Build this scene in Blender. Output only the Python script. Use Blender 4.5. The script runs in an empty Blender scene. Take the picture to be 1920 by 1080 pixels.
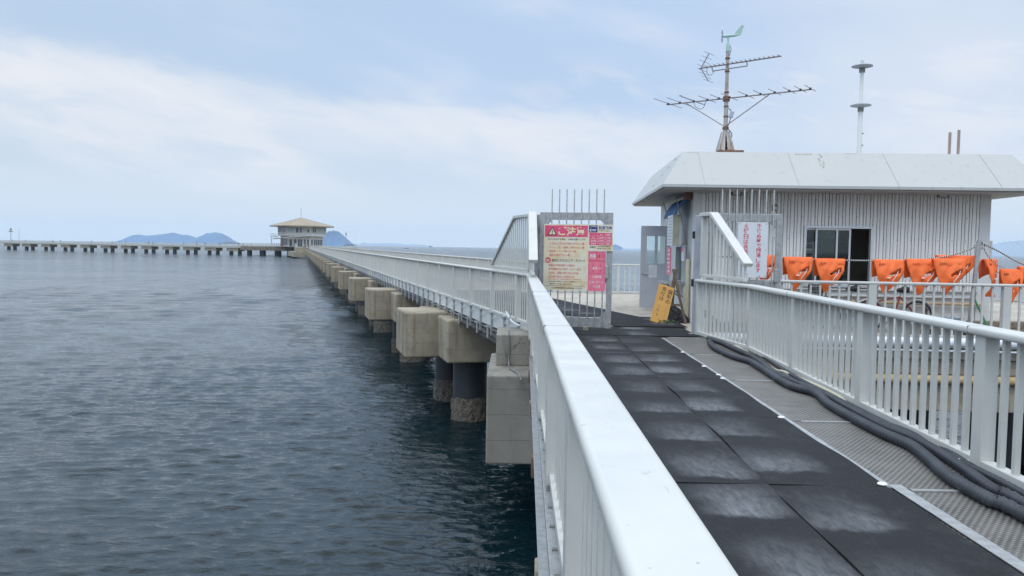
import bpy, bmesh, math, random
import numpy as np
from mathutils import Vector, Matrix
R = math.radians
rng = random.Random(7)
scene = bpy.context.scene
COL = scene.collection

# ------------------------------------------------------------------ camera
CAM_H, FPX = 1.65, 1480.0
PITCH, ROLL = math.atan(76 / FPX), 0.0163
fw = Vector((0, math.cos(PITCH), -math.sin(PITCH)))
rt = Vector((1, 0, 0)); up = rt.cross(fw)
r2 = rt * math.cos(ROLL) + up * math.sin(ROLL)
u2 = up * math.cos(ROLL) - rt * math.sin(ROLL)
cd = bpy.data.cameras.new('camera'); cam = bpy.data.objects.new('camera', cd); COL.objects.link(cam)
cam.matrix_world = Matrix(((r2.x, u2.x, -fw.x, 0), (r2.y, u2.y, -fw.y, 0), (r2.z, u2.z, -fw.z, CAM_H), (0, 0, 0, 1)))
cd.sensor_width = 36; cd.lens = 36 * FPX / 1920; cd.clip_start = 0.05; cd.clip_end = 40000
scene.camera = cam

def ray(px, py):
    return r2 * ((px - 960) / FPX) - u2 * ((py - 540) / FPX) + fw
def on_level(px, py, z):                      # the point of a level plane seen at a pixel of the survey photo
    d = ray(px, py); return Vector((0, 0, CAM_H)) + d * ((z - CAM_H) / d.z)
def at_depth(px, Y): return (px - 960) / FPX * Y

# ------------------------------------------------------------------ world
SUN_EL, SUN_AZ = R(52), R(200)                 # azimuth clockwise from +Y
scene.view_settings.view_transform = 'Standard'
scene.view_settings.look = 'None'
scene.view_settings.exposure = 0.06
scene.view_settings.gamma = 1.0
world = bpy.data.worlds.new('World'); scene.world = world; world.use_nodes = True

class NT:
    def __init__(s, tree): s.t = tree; tree.nodes.clear()
    def n(s, typ, props=None, **inp):
        nd = s.t.nodes.new(typ)
        for k, v in (props or {}).items(): setattr(nd, k, v)
        for k, v in inp.items():
            key = int(k[1:]) if k[0] == '_' and k[1:].isdigit() else k.replace('_', ' ')
            sock = nd.inputs[key]
            if hasattr(v, 'is_linked'): s.t.links.new(v, sock)
            else: sock.default_value = v
        return nd
    def math(s, op, a, b=0.0, c=0.0, clamp=False):
        nd = s.n('ShaderNodeMath', {'operation': op, 'use_clamp': clamp}, _0=a, _1=b)
        if op in ('MULTIPLY_ADD', 'SMOOTH_MIN'): s.set(nd, 2, c)
        return nd.outputs[0]
    def set(s, nd, i, v):
        if hasattr(v, 'is_linked'): s.t.links.new(v, nd.inputs[i])
        else: nd.inputs[i].default_value = v
    def smooth(s, v, a, b, lo=0.0, hi=1.0):
        nd = s.n('ShaderNodeMapRange', {'interpolation_type': 'SMOOTHSTEP'}, Value=v, From_Min=a, From_Max=b, To_Min=lo, To_Max=hi)
        return nd.outputs[0]
    def mix(s, f, a, b, blend='MIX'):
        nd = s.n('ShaderNodeMix', {'data_type': 'RGBA', 'blend_type': blend})
        s.set(nd, 0, f); s.set(nd, 6, a); s.set(nd, 7, b); return nd.outputs[2]
    def noise(s, vec, scale, detail=4, rough=0.55, dist=0.0):
        return s.n('ShaderNodeTexNoise', Vector=vec, Scale=scale, Detail=detail, Roughness=rough, Distortion=dist).outputs[0]
    def scaled(s, vec, sc):
        return s.n('ShaderNodeMapping', Vector=vec, Scale=sc).outputs[0]

def c4(c): return (c[0], c[1], c[2], 1.0)

def build_world():
    t = NT(world.node_tree)
    sky = t.n('ShaderNodeTexSky', {'sky_type': 'NISHITA', 'sun_disc': False, 'sun_elevation': SUN_EL, 'sun_rotation': SUN_AZ,
                                   'altitude': 0.0, 'air_density': 1.0, 'dust_density': 2.0, 'ozone_density': 2.0})
    skyc = t.mix(1.0, sky.outputs[0], (0.1, 0.1, 0.1, 1), 'MULTIPLY')
    d = t.n('ShaderNodeTexCoord').outputs['Generated']
    sp = t.n('ShaderNodeSeparateXYZ', Vector=d)
    x, y, z = sp.outputs
    el = t.math('ARCSINE', z)
    az = t.math('ARCTAN2', x, y)
    # veil of high thin overcast: greyish lavender blue, paler at the horizon
    hz = t.smooth(el, -0.02, 0.26, 1.0, 0.0)
    veil = t.mix(hz, (0.532, 0.682, 0.915, 1), (0.672, 0.762, 0.895, 1))
    left = t.smooth(az, 0.15, -0.6)
    veil = t.mix(t.math('MULTIPLY', left, 0.6), veil, (0.555, 0.675, 0.80, 1))
    base = t.mix(0.88, skyc, veil)
    # streaky cloud layers
    wv = t.n('ShaderNodeCombineXYZ', _0=az, _1=t.math('MULTIPLY', t.math('ADD', el, t.math('MULTIPLY', az, 0.17)), 3.2), _2=0.0).outputs[0]
    n1 = t.noise(wv, 3.1, 7, 0.56, 0.35)
    n2 = t.noise(wv, 7.5, 6, 0.6, 0.5)
    n3 = t.noise(t.n('ShaderNodeMapping', Vector=wv, Location=(4.1, 1.7, 0.3)).outputs[0], 1.7, 5, 0.5, 0.2)
    # the long pale bank falling from the upper left to the right
    ctr = t.math('SUBTRACT', el, t.math('MULTIPLY_ADD', az, -0.065, 0.166))
    ctr = t.math('ADD', ctr, t.math('MULTIPLY', t.math('SUBTRACT', n2, 0.5), 0.075))
    band = t.math('MULTIPLY', t.smooth(ctr, -0.115, -0.02), t.smooth(ctr, 0.018, -0.010))
    band = t.math('MULTIPLY', band, t.math('MULTIPLY', t.smooth(n1, 0.28, 0.62, 0.5, 1.0), t.smooth(n2, 0.3, 0.6, 0.75, 1.0)))
    band = t.math('MULTIPLY', band, t.smooth(az, 0.42, 0.14))
    wisp = t.math('MULTIPLY', t.math('MULTIPLY', t.smooth(n2, 0.42, 0.68), t.smooth(el, 0.10, 0.16)), t.math('MULTIPLY', t.smooth(az, -0.1, 0.08), t.smooth(el, 0.26, 0.19)))
    broad = t.math('MULTIPLY', t.smooth(n3, 0.42, 0.62), t.smooth(n1, 0.30, 0.66, 0.4, 1.0))
    rightc = t.math('MULTIPLY', t.smooth(az, 0.10, 0.50), t.smooth(n1, 0.28, 0.6, 0.35, 0.9))
    high = t.math('MULTIPLY', t.smooth(el, 0.6, 0.9), 0.5)
    m = t.math('MAXIMUM', t.math('MULTIPLY', band, 0.95), t.math('MULTIPLY', t.math('MULTIPLY', broad, t.smooth(n2, 0.3, 0.62, 0.5, 1.0)), 0.85))
    m = t.math('MAXIMUM', m, t.math('MULTIPLY', rightc, 0.6))
    m = t.math('MAXIMUM', m, t.math('MULTIPLY', wisp, 0.75))
    m = t.math('MAXIMUM', m, high)
    m = t.math('MULTIPLY', m, t.smooth(el, 0.0, 0.10, 0.55, 1.0))
    col = t.mix(m, base, (0.815, 0.835, 0.88, 1))
    # a dimmer blue-grey patch of thicker cloud above the middle
    dk = t.math('MULTIPLY', t.smooth(n3, 0.56, 0.38), t.math('MULTIPLY', t.smooth(el, 0.12, 0.2), t.smooth(el, 0.5, 0.3)))
    col = t.mix(t.math('MULTIPLY', dk, 0.35), col, (0.42, 0.57, 0.79, 1))
    below = t.smooth(el, -0.03, -0.004)
    col = t.mix(t.smooth(el, 0.60, 0.95), col, (0.715, 0.76, 0.82, 1))
    col = t.mix(t.smooth(el, 0.115, 0.0), col, (0.70, 0.795, 0.905, 1))
    col = t.mix(below, (0.40, 0.50, 0.62, 1), col)
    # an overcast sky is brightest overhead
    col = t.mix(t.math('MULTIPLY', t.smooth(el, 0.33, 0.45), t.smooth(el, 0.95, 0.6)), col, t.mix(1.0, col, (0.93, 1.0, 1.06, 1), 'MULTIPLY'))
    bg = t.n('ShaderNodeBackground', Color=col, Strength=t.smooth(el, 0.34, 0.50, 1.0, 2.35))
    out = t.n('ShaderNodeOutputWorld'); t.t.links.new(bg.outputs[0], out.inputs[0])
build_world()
world.cycles.sampling_method = 'MANUAL'; world.cycles.sample_map_resolution = 512

ld = bpy.data.lights.new('sun', 'SUN'); ld.energy = 0.55; ld.angle = R(18); ld.color = (1.0, 0.97, 0.93)
sun = bpy.data.objects.new('sun', ld); COL.objects.link(sun)
sd = Vector((math.sin(SUN_AZ) * math.cos(SUN_EL), math.cos(SUN_AZ) * math.cos(SUN_EL), math.sin(SUN_EL)))
sun.rotation_euler = sd.to_track_quat('Z', 'Y').to_euler(); sun.location = (0, -5, 30)

scene.render.engine = 'CYCLES'
scene.cycles.use_denoising = True
scene.cycles.max_bounces = 7; scene.cycles.diffuse_bounces = 3; scene.cycles.glossy_bounces = 3
scene.cycles.transparent_max_bounces = 12; scene.cycles.volume_bounces = 3
scene.cycles.sample_clamp_indirect = 6

# ------------------------------------------------------------------ materials
MATS = {}
def material(name, col, rough=0.6, metal=0.0, var=None, var2=None, bump=None, streak=None, spec=0.5, coat=0.0):
    """var=(scale, colour, amount) mottling; streak=(scale xyz, colour, lo, hi) stains; bump=(scale, strength, distance)"""
    m = bpy.data.materials.new(name); m.use_nodes = True; t = NT(m.node_tree)
    oc = t.n('ShaderNodeTexCoord').outputs['Object']
    c = c4(col)
    if var: c = t.mix(t.math('MULTIPLY', t.smooth(t.noise(oc, var[0], 6, 0.6), 0.3, 0.7), var[2]), c, c4(var[1]))
    if var2: c = t.mix(t.math('MULTIPLY', t.smooth(t.noise(oc, var2[0], 3, 0.6), 0.5, 0.66), var2[2]), c, c4(var2[1]))
    if streak: c = t.mix(t.smooth(t.noise(t.scaled(oc, streak[0]), 1.0, 5, 0.62), streak[2], streak[3], 0, streak[4] if len(streak) > 4 else 0.8), c, c4(streak[1]))
    p = t.n('ShaderNodeBsdfPrincipled', Roughness=rough, Metallic=metal, Base_Color=c)
    p.inputs['Specular IOR Level'].default_value = spec
    if bump:
        b = t.n('ShaderNodeBump', Strength=bump[1], Distance=bump[2], Height=t.noise(oc, bump[0], 5, 0.65))
        t.t.links.new(b.outputs[0], p.inputs['Normal'])
    o = t.n('ShaderNodeOutputMaterial'); t.t.links.new(p.outputs[0], o.inputs[0])
    MATS[name] = m; return m

def rail_paint():
    m = bpy.data.materials.new('white_rail_paint'); m.use_nodes = True; t = NT(m.node_tree)
    oc = t.n('ShaderNodeTexCoord').outputs['Object']
    c = t.mix(t.smooth(t.noise(oc, 2.2, 6, 0.6), 0.3, 0.7, 0, 0.7), (0.545, 0.545, 0.51, 1), (0.485, 0.487, 0.457, 1))
    c = t.mix(t.smooth(t.noise(t.scaled(oc, (9, 9, 0.9)), 1.0, 5, 0.62), 0.60, 0.82, 0, 0.5), c, (0.40, 0.40, 0.37, 1))
    # hairline scratches, chips and dry salt marks
    line = t.smooth(t.math('ABSOLUTE', t.math('SUBTRACT', t.noise(oc, 2.6, 2, 0.4, 0.8), 0.5)), 0.0, 0.0032, 1, 0)
    line = t.math('MULTIPLY', line, t.smooth(t.noise(oc, 4.5, 3), 0.52, 0.60))
    c = t.mix(t.math('MULTIPLY', line, 0.6), c, (0.30, 0.30, 0.29, 1))
    c = t.mix(t.smooth(t.noise(oc, 38, 2, 0.5), 0.735, 0.76, 0, 0.75), c, (0.25, 0.22, 0.18, 1))
    c = t.mix(t.smooth(t.noise(t.scaled(oc, (7, 2.2, 7)), 1.0, 6, 0.7), 0.54, 0.74, 0, 0.35), c, (0.43, 0.435, 0.42, 1))
    r = t.smooth(t.noise(oc, 5, 5), 0.3, 0.7, 0.30, 0.52)
    b = t.n('ShaderNodeBump', Strength=0.10, Distance=0.004, Height=t.math('ADD', t.noise(oc, 9, 3), t.math('MULTIPLY', t.noise(oc, 70, 2), 0.25)))
    p = t.n('ShaderNodeBsdfPrincipled', Roughness=r, Base_Color=c, Normal=b.outputs[0])
    o = t.n('ShaderNodeOutputMaterial'); t.t.links.new(p.outputs[0], o.inputs[0]); MATS['white_rail_paint'] = m; return m
WHITE = rail_paint()
GREYP = material('grey_frame_paint', (0.36, 0.38, 0.41), 0.45, var=(6, (0.28, 0.30, 0.33), 0.7), bump=(90, 0.1, 0.002))
GALV = material('galvanised_steel', (0.45, 0.46, 0.46), 0.45, 0.5, var=(14, (0.30, 0.30, 0.29), 0.8), bump=(80, 0.1, 0.002))
STEELD = material('dull_bracket_steel', (0.26, 0.27, 0.27), 0.6, 0.3, var=(7, (0.16, 0.13, 0.10), 0.7))
def concrete(name, col, dark, scale=1.0):
    m = bpy.data.materials.new(name); m.use_nodes = True; t = NT(m.node_tree)
    oc = t.n('ShaderNodeTexCoord').outputs['Object']
    c = t.mix(t.smooth(t.noise(oc, 0.9 * scale, 8, 0.65), 0.3, 0.72), c4(col), c4(dark))
    c = t.mix(t.smooth(t.noise(t.scaled(oc, (3.5, 3.5, 0.35)), 1.0, 5, 0.6), 0.48, 0.72, 0, 0.7), c, c4([d * 0.5 for d in dark]))
    c = t.mix(t.smooth(t.noise(oc, 34 * scale, 3, 0.6), 0.62, 0.72, 0, 0.75), c, c4([d * 0.45 for d in dark]))
    c = t.mix(t.smooth(t.noise(oc, 90 * scale, 2, 0.5), 0.4, 0.7, 0, 0.35), c, c4([min(1, d * 1.5) for d in col]))
    c = t.mix(t.smooth(t.noise(t.scaled(oc, (2.2, 2.2, 0.22)), 1.0, 6, 0.65), 0.56, 0.70, 0, 0.45), c, (0.15, 0.095, 0.055, 1))
    c = t.mix(t.smooth(t.noise(oc, 0.55, 6, 0.7, 0.6), 0.50, 0.68, 0, 0.5), c, c4([d * 0.6 for d in dark]))
    crack = t.math('MULTIPLY', t.smooth(t.math('ABSOLUTE', t.math('SUBTRACT', t.noise(oc, 0.8, 4, 0.5, 0.4), 0.5)), 0.0, 0.0035, 1, 0), t.smooth(t.noise(oc, 0.6, 2), 0.5, 0.56))
    c = t.mix(t.math('MULTIPLY', crack, 0.7), c, (0.06, 0.055, 0.05, 1))
    # faint lines left by the formwork boards
    z = t.n('ShaderNodeSeparateXYZ', Vector=oc).outputs[2]
    ln = t.math('PINGPONG', t.math('ADD', z, t.math('MULTIPLY', t.noise(oc, 1.3, 2), 0.03)), 0.24)
    line = t.smooth(ln, 0.0, 0.009, 1, 0)
    c = t.mix(t.math('MULTIPLY', line, 0.5), c, c4([d * 0.4 for d in dark]))
    h = t.math('SUBTRACT', t.math('ADD', t.noise(oc, 45, 5, 0.7), t.math('MULTIPLY', t.noise(oc, 6, 3), 0.6)), line)
    b = t.n('ShaderNodeBump', Strength=0.45, Distance=0.012, Height=h)
    p = t.n('ShaderNodeBsdfPrincipled', Roughness=0.88, Base_Color=c, Normal=b.outputs[0]); p.inputs['Specular IOR Level'].default_value = 0.25
    o = t.n('ShaderNodeOutputMaterial'); t.t.links.new(p.outputs[0], o.inputs[0]); MATS[name] = m; return m
CONC = concrete('tan_concrete', (0.375, 0.33, 0.25), (0.245, 0.212, 0.158))
CONCG = concrete('grey_concrete', (0.30, 0.285, 0.25), (0.21, 0.20, 0.17))
CONCD = concrete('deck_concrete', (0.44, 0.40, 0.34), (0.34, 0.31, 0.26))
PILE = material('tarred_steel_pile', (0.022, 0.026, 0.035), 0.5, var=(2.5, (0.04, 0.04, 0.045), 0.8), bump=(20, 0.2, 0.01))
CRUST = material('oyster_crust', (0.10, 0.085, 0.065), 0.95, var=(9, (0.24, 0.22, 0.18), 0.8), var2=(22, (0.03, 0.025, 0.02), 0.9), bump=(16, 1.0, 0.08))
BLACKH = material('black_conduit', (0.022, 0.025, 0.032), 0.5, var=(3, (0.05, 0.055, 0.065), 0.7))
CREAM = material('cream_conduit', (0.62, 0.58, 0.42), 0.5, var=(5, (0.45, 0.42, 0.33), 0.7))
TANP = material('tan_pipe', (0.55, 0.40, 0.20), 0.5, var=(3, (0.40, 0.28, 0.14), 0.8))
PVC = material('white_pipe', (0.68, 0.71, 0.74), 0.4, var=(1.5, (0.55, 0.58, 0.60), 0.7))
RUST = material('rusted_steel', (0.22, 0.12, 0.07), 0.85, var=(9, (0.11, 0.07, 0.05), 0.9), bump=(40, 0.4, 0.004))
MASTG = material('weathered_mast', (0.40, 0.38, 0.35), 0.55, 0.3, streak=((5, 5, 1.2), (0.27, 0.15, 0.09), 0.48, 0.66))
ANT = material('antenna_tube', (0.20, 0.19, 0.20), 0.5, 0.4, var=(8, (0.26, 0.18, 0.15), 0.8))
MINT = material('pale_green_plastic', (0.40, 0.58, 0.52), 0.45, var=(8, (0.34, 0.50, 0.47), 0.6))
LILAC = material('dull_lilac_plastic', (0.24, 0.21, 0.28), 0.5)
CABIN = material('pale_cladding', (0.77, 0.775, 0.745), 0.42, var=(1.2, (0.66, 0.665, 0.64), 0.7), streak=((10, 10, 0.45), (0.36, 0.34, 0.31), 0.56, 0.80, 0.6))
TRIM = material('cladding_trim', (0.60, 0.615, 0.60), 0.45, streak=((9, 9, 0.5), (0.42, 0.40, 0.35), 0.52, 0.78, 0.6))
FASCIA = material('fascia_paint', (0.46, 0.467, 0.45), 0.5, var=(0.6, (0.43, 0.437, 0.42), 0.7), streak=((7, 7, 0.6), (0.30, 0.285, 0.25), 0.55, 0.80, 0.55))
SOFFIT = material('soffit_board', (0.42, 0.40, 0.39), 0.8, var=(1.5, (0.33, 0.32, 0.31), 0.7))
PEEL = material('peeled_patch', (0.30, 0.285, 0.24), 0.9, var=(40, (0.44, 0.41, 0.33), 0.9))
DARK = material('dark_gap', (0.02, 0.02, 0.022), 0.8)
ALU = material('window_aluminium', (0.62, 0.64, 0.65), 0.35, 0.4)
ROOM = material('room_paint', (0.50, 0.47, 0.41), 0.9, var=(1.5, (0.40, 0.37, 0.32), 0.8))
DOORP = material('grey_door_paint', (0.46, 0.47, 0.52), 0.45, var=(2.5, (0.40, 0.41, 0.45), 0.7), streak=((6, 6, 1.0), (0.33, 0.31, 0.29), 0.60, 0.85, 0.5))
ORANGE = material('orange_cloth', (0.93, 0.185, 0.045), 0.6, var=(5, (0.82, 0.14, 0.03), 0.8), bump=(11, 0.5, 0.02), spec=0.35)
PAPER = material('white_sign_sheet', (0.70, 0.72, 0.74), 0.5, var=(2, (0.63, 0.66, 0.70), 0.7))
CREAMS = material('yellowed_sign_sheet', (0.70, 0.68, 0.58), 0.5, var=(3.2, (0.74, 0.60, 0.33), 0.75), var2=(4, (0.62, 0.42, 0.20), 0.45))
PINKS = material('pink_print', (0.74, 0.15, 0.25), 0.5, var=(4, (0.78, 0.24, 0.30), 0.8))
MAGENTA = material('magenta_print', (0.66, 0.055, 0.17), 0.5, var=(5, (0.72, 0.12, 0.22), 0.7))
REDT = material('red_lettering', (0.62, 0.045, 0.08), 0.5)
REDTF = material('faded_red_lettering', (0.66, 0.12, 0.12), 0.5)
BLACKT = material('black_lettering', (0.03, 0.028, 0.03), 0.6)
NAVY = material('navy_print', (0.03, 0.03, 0.18), 0.5)
YEL = material('pale_yellow_print', (0.76, 0.68, 0.36), 0.5, var=(9, (0.80, 0.74, 0.52), 0.7))
WHT = material('white_print', (0.78, 0.77, 0.75), 0.5)
PLY = material('orange_plywood', (0.66, 0.36, 0.09), 0.6, var=(3, (0.56, 0.29, 0.07), 0.8), streak=((16, 1, 1), (0.50, 0.26, 0.06), 0.5, 0.75, 0.5))
WOODD = material('weathered_wood', (0.16, 0.115, 0.08), 0.85, streak=((20, 20, 1), (0.09, 0.065, 0.05), 0.4, 0.7))
WOODL = material('pallet_wood', (0.30, 0.24, 0.17), 0.85, streak=((18, 2, 18), (0.17, 0.14, 0.10), 0.4, 0.7))
BAG = material('black_plastic_sheet', (0.018, 0.018, 0.022), 0.35, bump=(9, 0.6, 0.03))
LEAF = material('weed_leaf', (0.07, 0.11, 0.04), 0.6, var=(20, (0.16, 0.17, 0.08), 0.8))
BLUEC = material('faded_blue_canvas', (0.05, 0.13, 0.30), 0.8, var=(5, (0.12, 0.21, 0.38), 0.8), bump=(10, 0.5, 0.02))
RUBBERB = material('bicycle_rubber', (0.02, 0.02, 0.02), 0.6)
REDP = material('red_bicycle_paint', (0.35, 0.02, 0.03), 0.35)
GRNP = material('green_plastic', (0.03, 0.28, 0.12), 0.45)
BLUEG = material('blue_grey_plastic', (0.38, 0.45, 0.52), 0.5, var=(4, (0.30, 0.36, 0.42), 0.6))
ROOFB = material('beige_roofing', (0.32, 0.265, 0.195), 0.8, var=(0.25, (0.26, 0.215, 0.16), 0.8))
PAVW = material('pavilion_wall', (0.55, 0.525, 0.49), 0.8, var=(0.3, (0.47, 0.45, 0.42), 0.8))
PAVL = material('pale_pavilion_wall', (0.62, 0.63, 0.62), 0.8, var=(0.3, (0.54, 0.54, 0.53), 0.8))
BRICKT = material('tan_pavilion_wall', (0.40, 0.26, 0.15), 0.85, var=(0.5, (0.32, 0.20, 0.12), 0.8))
ISLAND = material('haze_blue_island', (0.055, 0.14, 0.29), 0.95, var=(0.006, (0.045, 0.12, 0.25), 0.8))  # wooded hills, the blue of the distant air painted into their colour
SHORE = material('haze_pale_shore', (0.24, 0.30, 0.38), 0.95)  # paleness of far haze put into the base colour
SKIN = material('skin', (0.45, 0.28, 0.20), 0.6)
HAIR = material('dark_hair', (0.02, 0.018, 0.015), 0.7)
CLOTH = [material('cloth_' + n, c, 0.85) for n, c in (('navy', (0.03, 0.04, 0.09)), ('black', (0.02, 0.02, 0.022)), ('maroon', (0.22, 0.03, 0.05)), ('white', (0.6, 0.6, 0.6)), ('grey', (0.18, 0.18, 0.19)), ('blue', (0.06, 0.14, 0.32)))]

def glass_mat():
    m = bpy.data.materials.new('window_glass'); m.use_nodes = True; t = NT(m.node_tree)
    g = t.n('ShaderNodeBsdfGlossy', Color=(0.85, 0.9, 0.92, 1), Roughness=0.02); tr = t.n('ShaderNodeBsdfTransparent', Color=(0.82, 0.87, 0.86, 1))
    f = t.n('ShaderNodeFresnel', IOR=1.5)
    mx = t.n('ShaderNodeMixShader', _0=t.math('MULTIPLY_ADD', f.outputs[0], 0.9, 0.0, clamp=True), _1=tr.outputs[0], _2=g.outputs[0])
    o = t.n('ShaderNodeOutputMaterial'); t.t.links.new(mx.outputs[0], o.inputs[0]); return m
GLASS = glass_mat()

def rubber_mat_material(name, off):
    m = bpy.data.materials.new(name); m.use_nodes = True; t = NT(m.node_tree)
    oc = t.n('ShaderNodeTexCoord').outputs['Object']
    rnd = t.n('ShaderNodeObjectInfo').outputs['Random']
    sc_ = t.n('ShaderNodeVectorMath', {'operation': 'ADD'}, _0=oc, _1=t.n('ShaderNodeCombineXYZ', _0=t.math('MULTIPLY', rnd, 37.0), _1=t.math('MULTIPLY', rnd, 91.0), _2=0.0).outputs[0]).outputs[0]
    x, y, z = t.n('ShaderNodeSeparateXYZ', Vector=oc).outputs
    big = t.noise(sc_, 1.4, 4, 0.6); fine = t.noise(t.scaled(sc_, (17, 6, 1)), 1.0, 7, 0.7, 0.6); grit = t.noise(oc, 130, 3, 0.7)
    hair = t.noise(t.n('ShaderNodeMapping', Vector=sc_, Rotation=(0, 0, R(35)), Scale=(60, 5, 1)).outputs[0], 1.0, 4, 0.6)
    xw = t.math('ADD', x, t.math('MULTIPLY', t.math('SUBTRACT', big, 0.5), 0.42))
    yw = t.math('ADD', y, t.math('MULTIPLY', t.math('SUBTRACT', t.noise(sc_, 2.6, 5, 0.7), 0.5), 0.34))
    # trodden patches where feet press the sheet on the ribs below
    px = t.smooth(t.math('ABSOLUTE', t.math('SUBTRACT', xw, off)), 0.10, 0.36, 1, 0)
    f_ = t.math('FRACT', t.math('ADD', t.math('MULTIPLY', yw, -0.909), t.math('MULTIPLY', rnd, 0.3))); py = t.math('MULTIPLY', t.smooth(f_, 0.12, 0.82), t.smooth(f_, 0.99, 0.90))
    wear = t.math('MULTIPLY', px, py)
    tex = t.math('MULTIPLY', t.smooth(fine, 0.15, 0.75, 0.15, 1.0), t.smooth(hair, 0.2, 0.75, 0.6, 1.0))
    wear = t.math('MULTIPLY', t.math('MULTIPLY', wear, tex), t.math('MULTIPLY', t.smooth(t.noise(sc_, 0.8, 2), 0.32, 0.62, 0.2, 1.0), t.smooth(rnd, 0.0, 1.0, 0.65, 1.05)))
    dusty = t.math('MULTIPLY', t.smooth(t.noise(sc_, 2.0, 6, 0.7), 0.46, 0.75), t.smooth(fine, 0.35, 0.7))
    c = t.mix(t.smooth(grit, 0.35, 0.7), (0.0125, 0.0135, 0.0155, 1), (0.028, 0.030, 0.034, 1))
    c = t.mix(t.math('MULTIPLY', dusty, 0.30), c, (0.11, 0.115, 0.12, 1))
    c = t.mix(t.math('MULTIPLY', wear, 0.82), c, (0.25, 0.265, 0.28, 1))
    weave = t.math('ADD', t.math('SINE', t.math('MULTIPLY', y, 420)), t.math('MULTIPLY', t.math('SUBTRACT', grit, 0.5), 4))
    b = t.n('ShaderNodeBump', Strength=0.35, Distance=0.004, Height=weave)
    p = t.n('ShaderNodeBsdfPrincipled', Roughness=0.82, Base_Color=c, Normal=b.outputs[0]); p.inputs['Specular IOR Level'].default_value = 0.22
    o = t.n('ShaderNodeOutputMaterial'); t.t.links.new(p.outputs[0], o.inputs[0]); return m
MATTING = rubber_mat_material('worn_matting', 0.36); MATTING_R = rubber_mat_material('worn_matting_beside_plates', -0.16)

def plate_material():
    m = bpy.data.materials.new('chequer_plate'); m.use_nodes = True; t = NT(m.node_tree)
    oc = t.n('ShaderNodeTexCoord').outputs['Object']; x, y, z = t.n('ShaderNodeSeparateXYZ', Vector=oc).outputs
    a = t.math('SINE', t.math('MULTIPLY', x, 130)); b_ = t.math('SINE', t.math('MULTIPLY', y, 100))
    stud = t.smooth(t.math('MULTIPLY', a, b_), 0.15, 0.5)
    c = t.mix(t.smooth(t.noise(oc, 2.5, 7, 0.65), 0.35, 0.7), (0.150, 0.140, 0.124, 1), (0.085, 0.077, 0.066, 1))
    c = t.mix(t.math('MULTIPLY', stud, 0.7), c, (0.36, 0.345, 0.32, 1))
    c = t.mix(t.smooth(t.noise(oc, 11, 4), 0.56, 0.72, 0, 0.5), c, (0.09, 0.08, 0.07, 1))
    b = t.n('ShaderNodeBump', Strength=0.9, Distance=0.006, Height=stud)
    p = t.n('ShaderNodeBsdfPrincipled', Roughness=0.55, Metallic=0.35, Base_Color=c, Normal=b.outputs[0])
    o = t.n('ShaderNodeOutputMaterial'); t.t.links.new(p.outputs[0], o.inputs[0]); return m
PLATE = plate_material()

def rope_material():
    m = bpy.data.materials.new('striped_rope'); m.use_nodes = True; t = NT(m.node_tree)
    x = t.n('ShaderNodeSeparateXYZ', Vector=t.n('ShaderNodeTexCoord').outputs['Object']).outputs[0]
    s = t.smooth(t.math('SINE', t.math('MULTIPLY', x, 150)), -0.3, 0.3)
    c = t.mix(s, (0.03, 0.03, 0.03, 1), (0.62, 0.62, 0.58, 1))
    p = t.n('ShaderNodeBsdfPrincipled', Roughness=0.8, Base_Color=c)
    o = t.n('ShaderNodeOutputMaterial'); t.t.links.new(p.outputs[0], o.inputs[0]); return m
ROPE = rope_material()

def water_material():
    m = bpy.data.materials.new('sea_water'); m.use_nodes = True; t = NT(m.node_tree)
    oc = t.n('ShaderNodeTexCoord').outputs['Object']
    def lay(rot, sc, scale, det, dist=0.3):
        return t.noise(t.n('ShaderNodeMapping', Vector=oc, Rotation=(0, 0, R(rot)), Scale=sc).outputs[0], scale, det, 0.58, dist)
    off = t.n('ShaderNodeVectorMath', {'operation': 'LENGTH'}, _0=oc).outputs['Value']      # open water away from the bridge is choppier
    gust = t.smooth(t.noise(t.scaled(oc, (0.010, 0.035, 1)), 1.0, 4, 0.55), 0.3, 0.7, 0.5, 1.1)
    fine = t.math('ADD', lay(12, (0.7, 1.9, 1), 2.2, 4), t.math('MULTIPLY', lay(-20, (0.8, 1.5, 1), 6.0, 3, 0.5), 0.35))
    grow = t.math('MINIMUM', t.math('POWER', t.math('DIVIDE', off, 100.0), 1.8), 12.0)
    mid = t.math('MULTIPLY', lay(6, (0.5, 1.7, 1), 0.42, 3), t.math('MULTIPLY', t.smooth(off, 28, 80, 0.1, 1.0), t.math('MULTIPLY_ADD', grow, 2.0, 0.9)))
    wide = t.math('MULTIPLY', lay(-5, (0.30, 1.5, 1), 0.12, 3), t.math('MULTIPLY', t.smooth(off, 60, 200), t.math('MULTIPLY', grow, 3.0)))
    swell = t.math('ADD', t.math('MULTIPLY', lay(3, (0.30, 0.085, 1), 1.0, 3, 0.6), t.smooth(off, 45, 110, 0.0, 7.0)), t.math('MULTIPLY', lay(-4, (0.13, 0.030, 1), 1.0, 3, 0.6), t.smooth(off, 120, 300, 0.0, 13.0)))
    wide = t.math('ADD', wide, swell)
    fine = t.math('MULTIPLY', fine, t.smooth(off, 160, 40, 0.3, 1.0))
    h = t.math('ADD', fine, t.math('ADD', mid, wide))
    b = t.n('ShaderNodeBump', Strength=gust, Distance=0.085, Height=h)
    p = t.n('ShaderNodeBsdfPrincipled', Base_Color=(0.003, 0.0135, 0.018, 1), Roughness=t.smooth(off, 14, 160, 0.018, 0.13), IOR=1.33, Normal=b.outputs[0])
    o = t.n('ShaderNodeOutputMaterial'); t.t.links.new(p.outputs[0], o.inputs[0]); return m
WATER = water_material()

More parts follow.
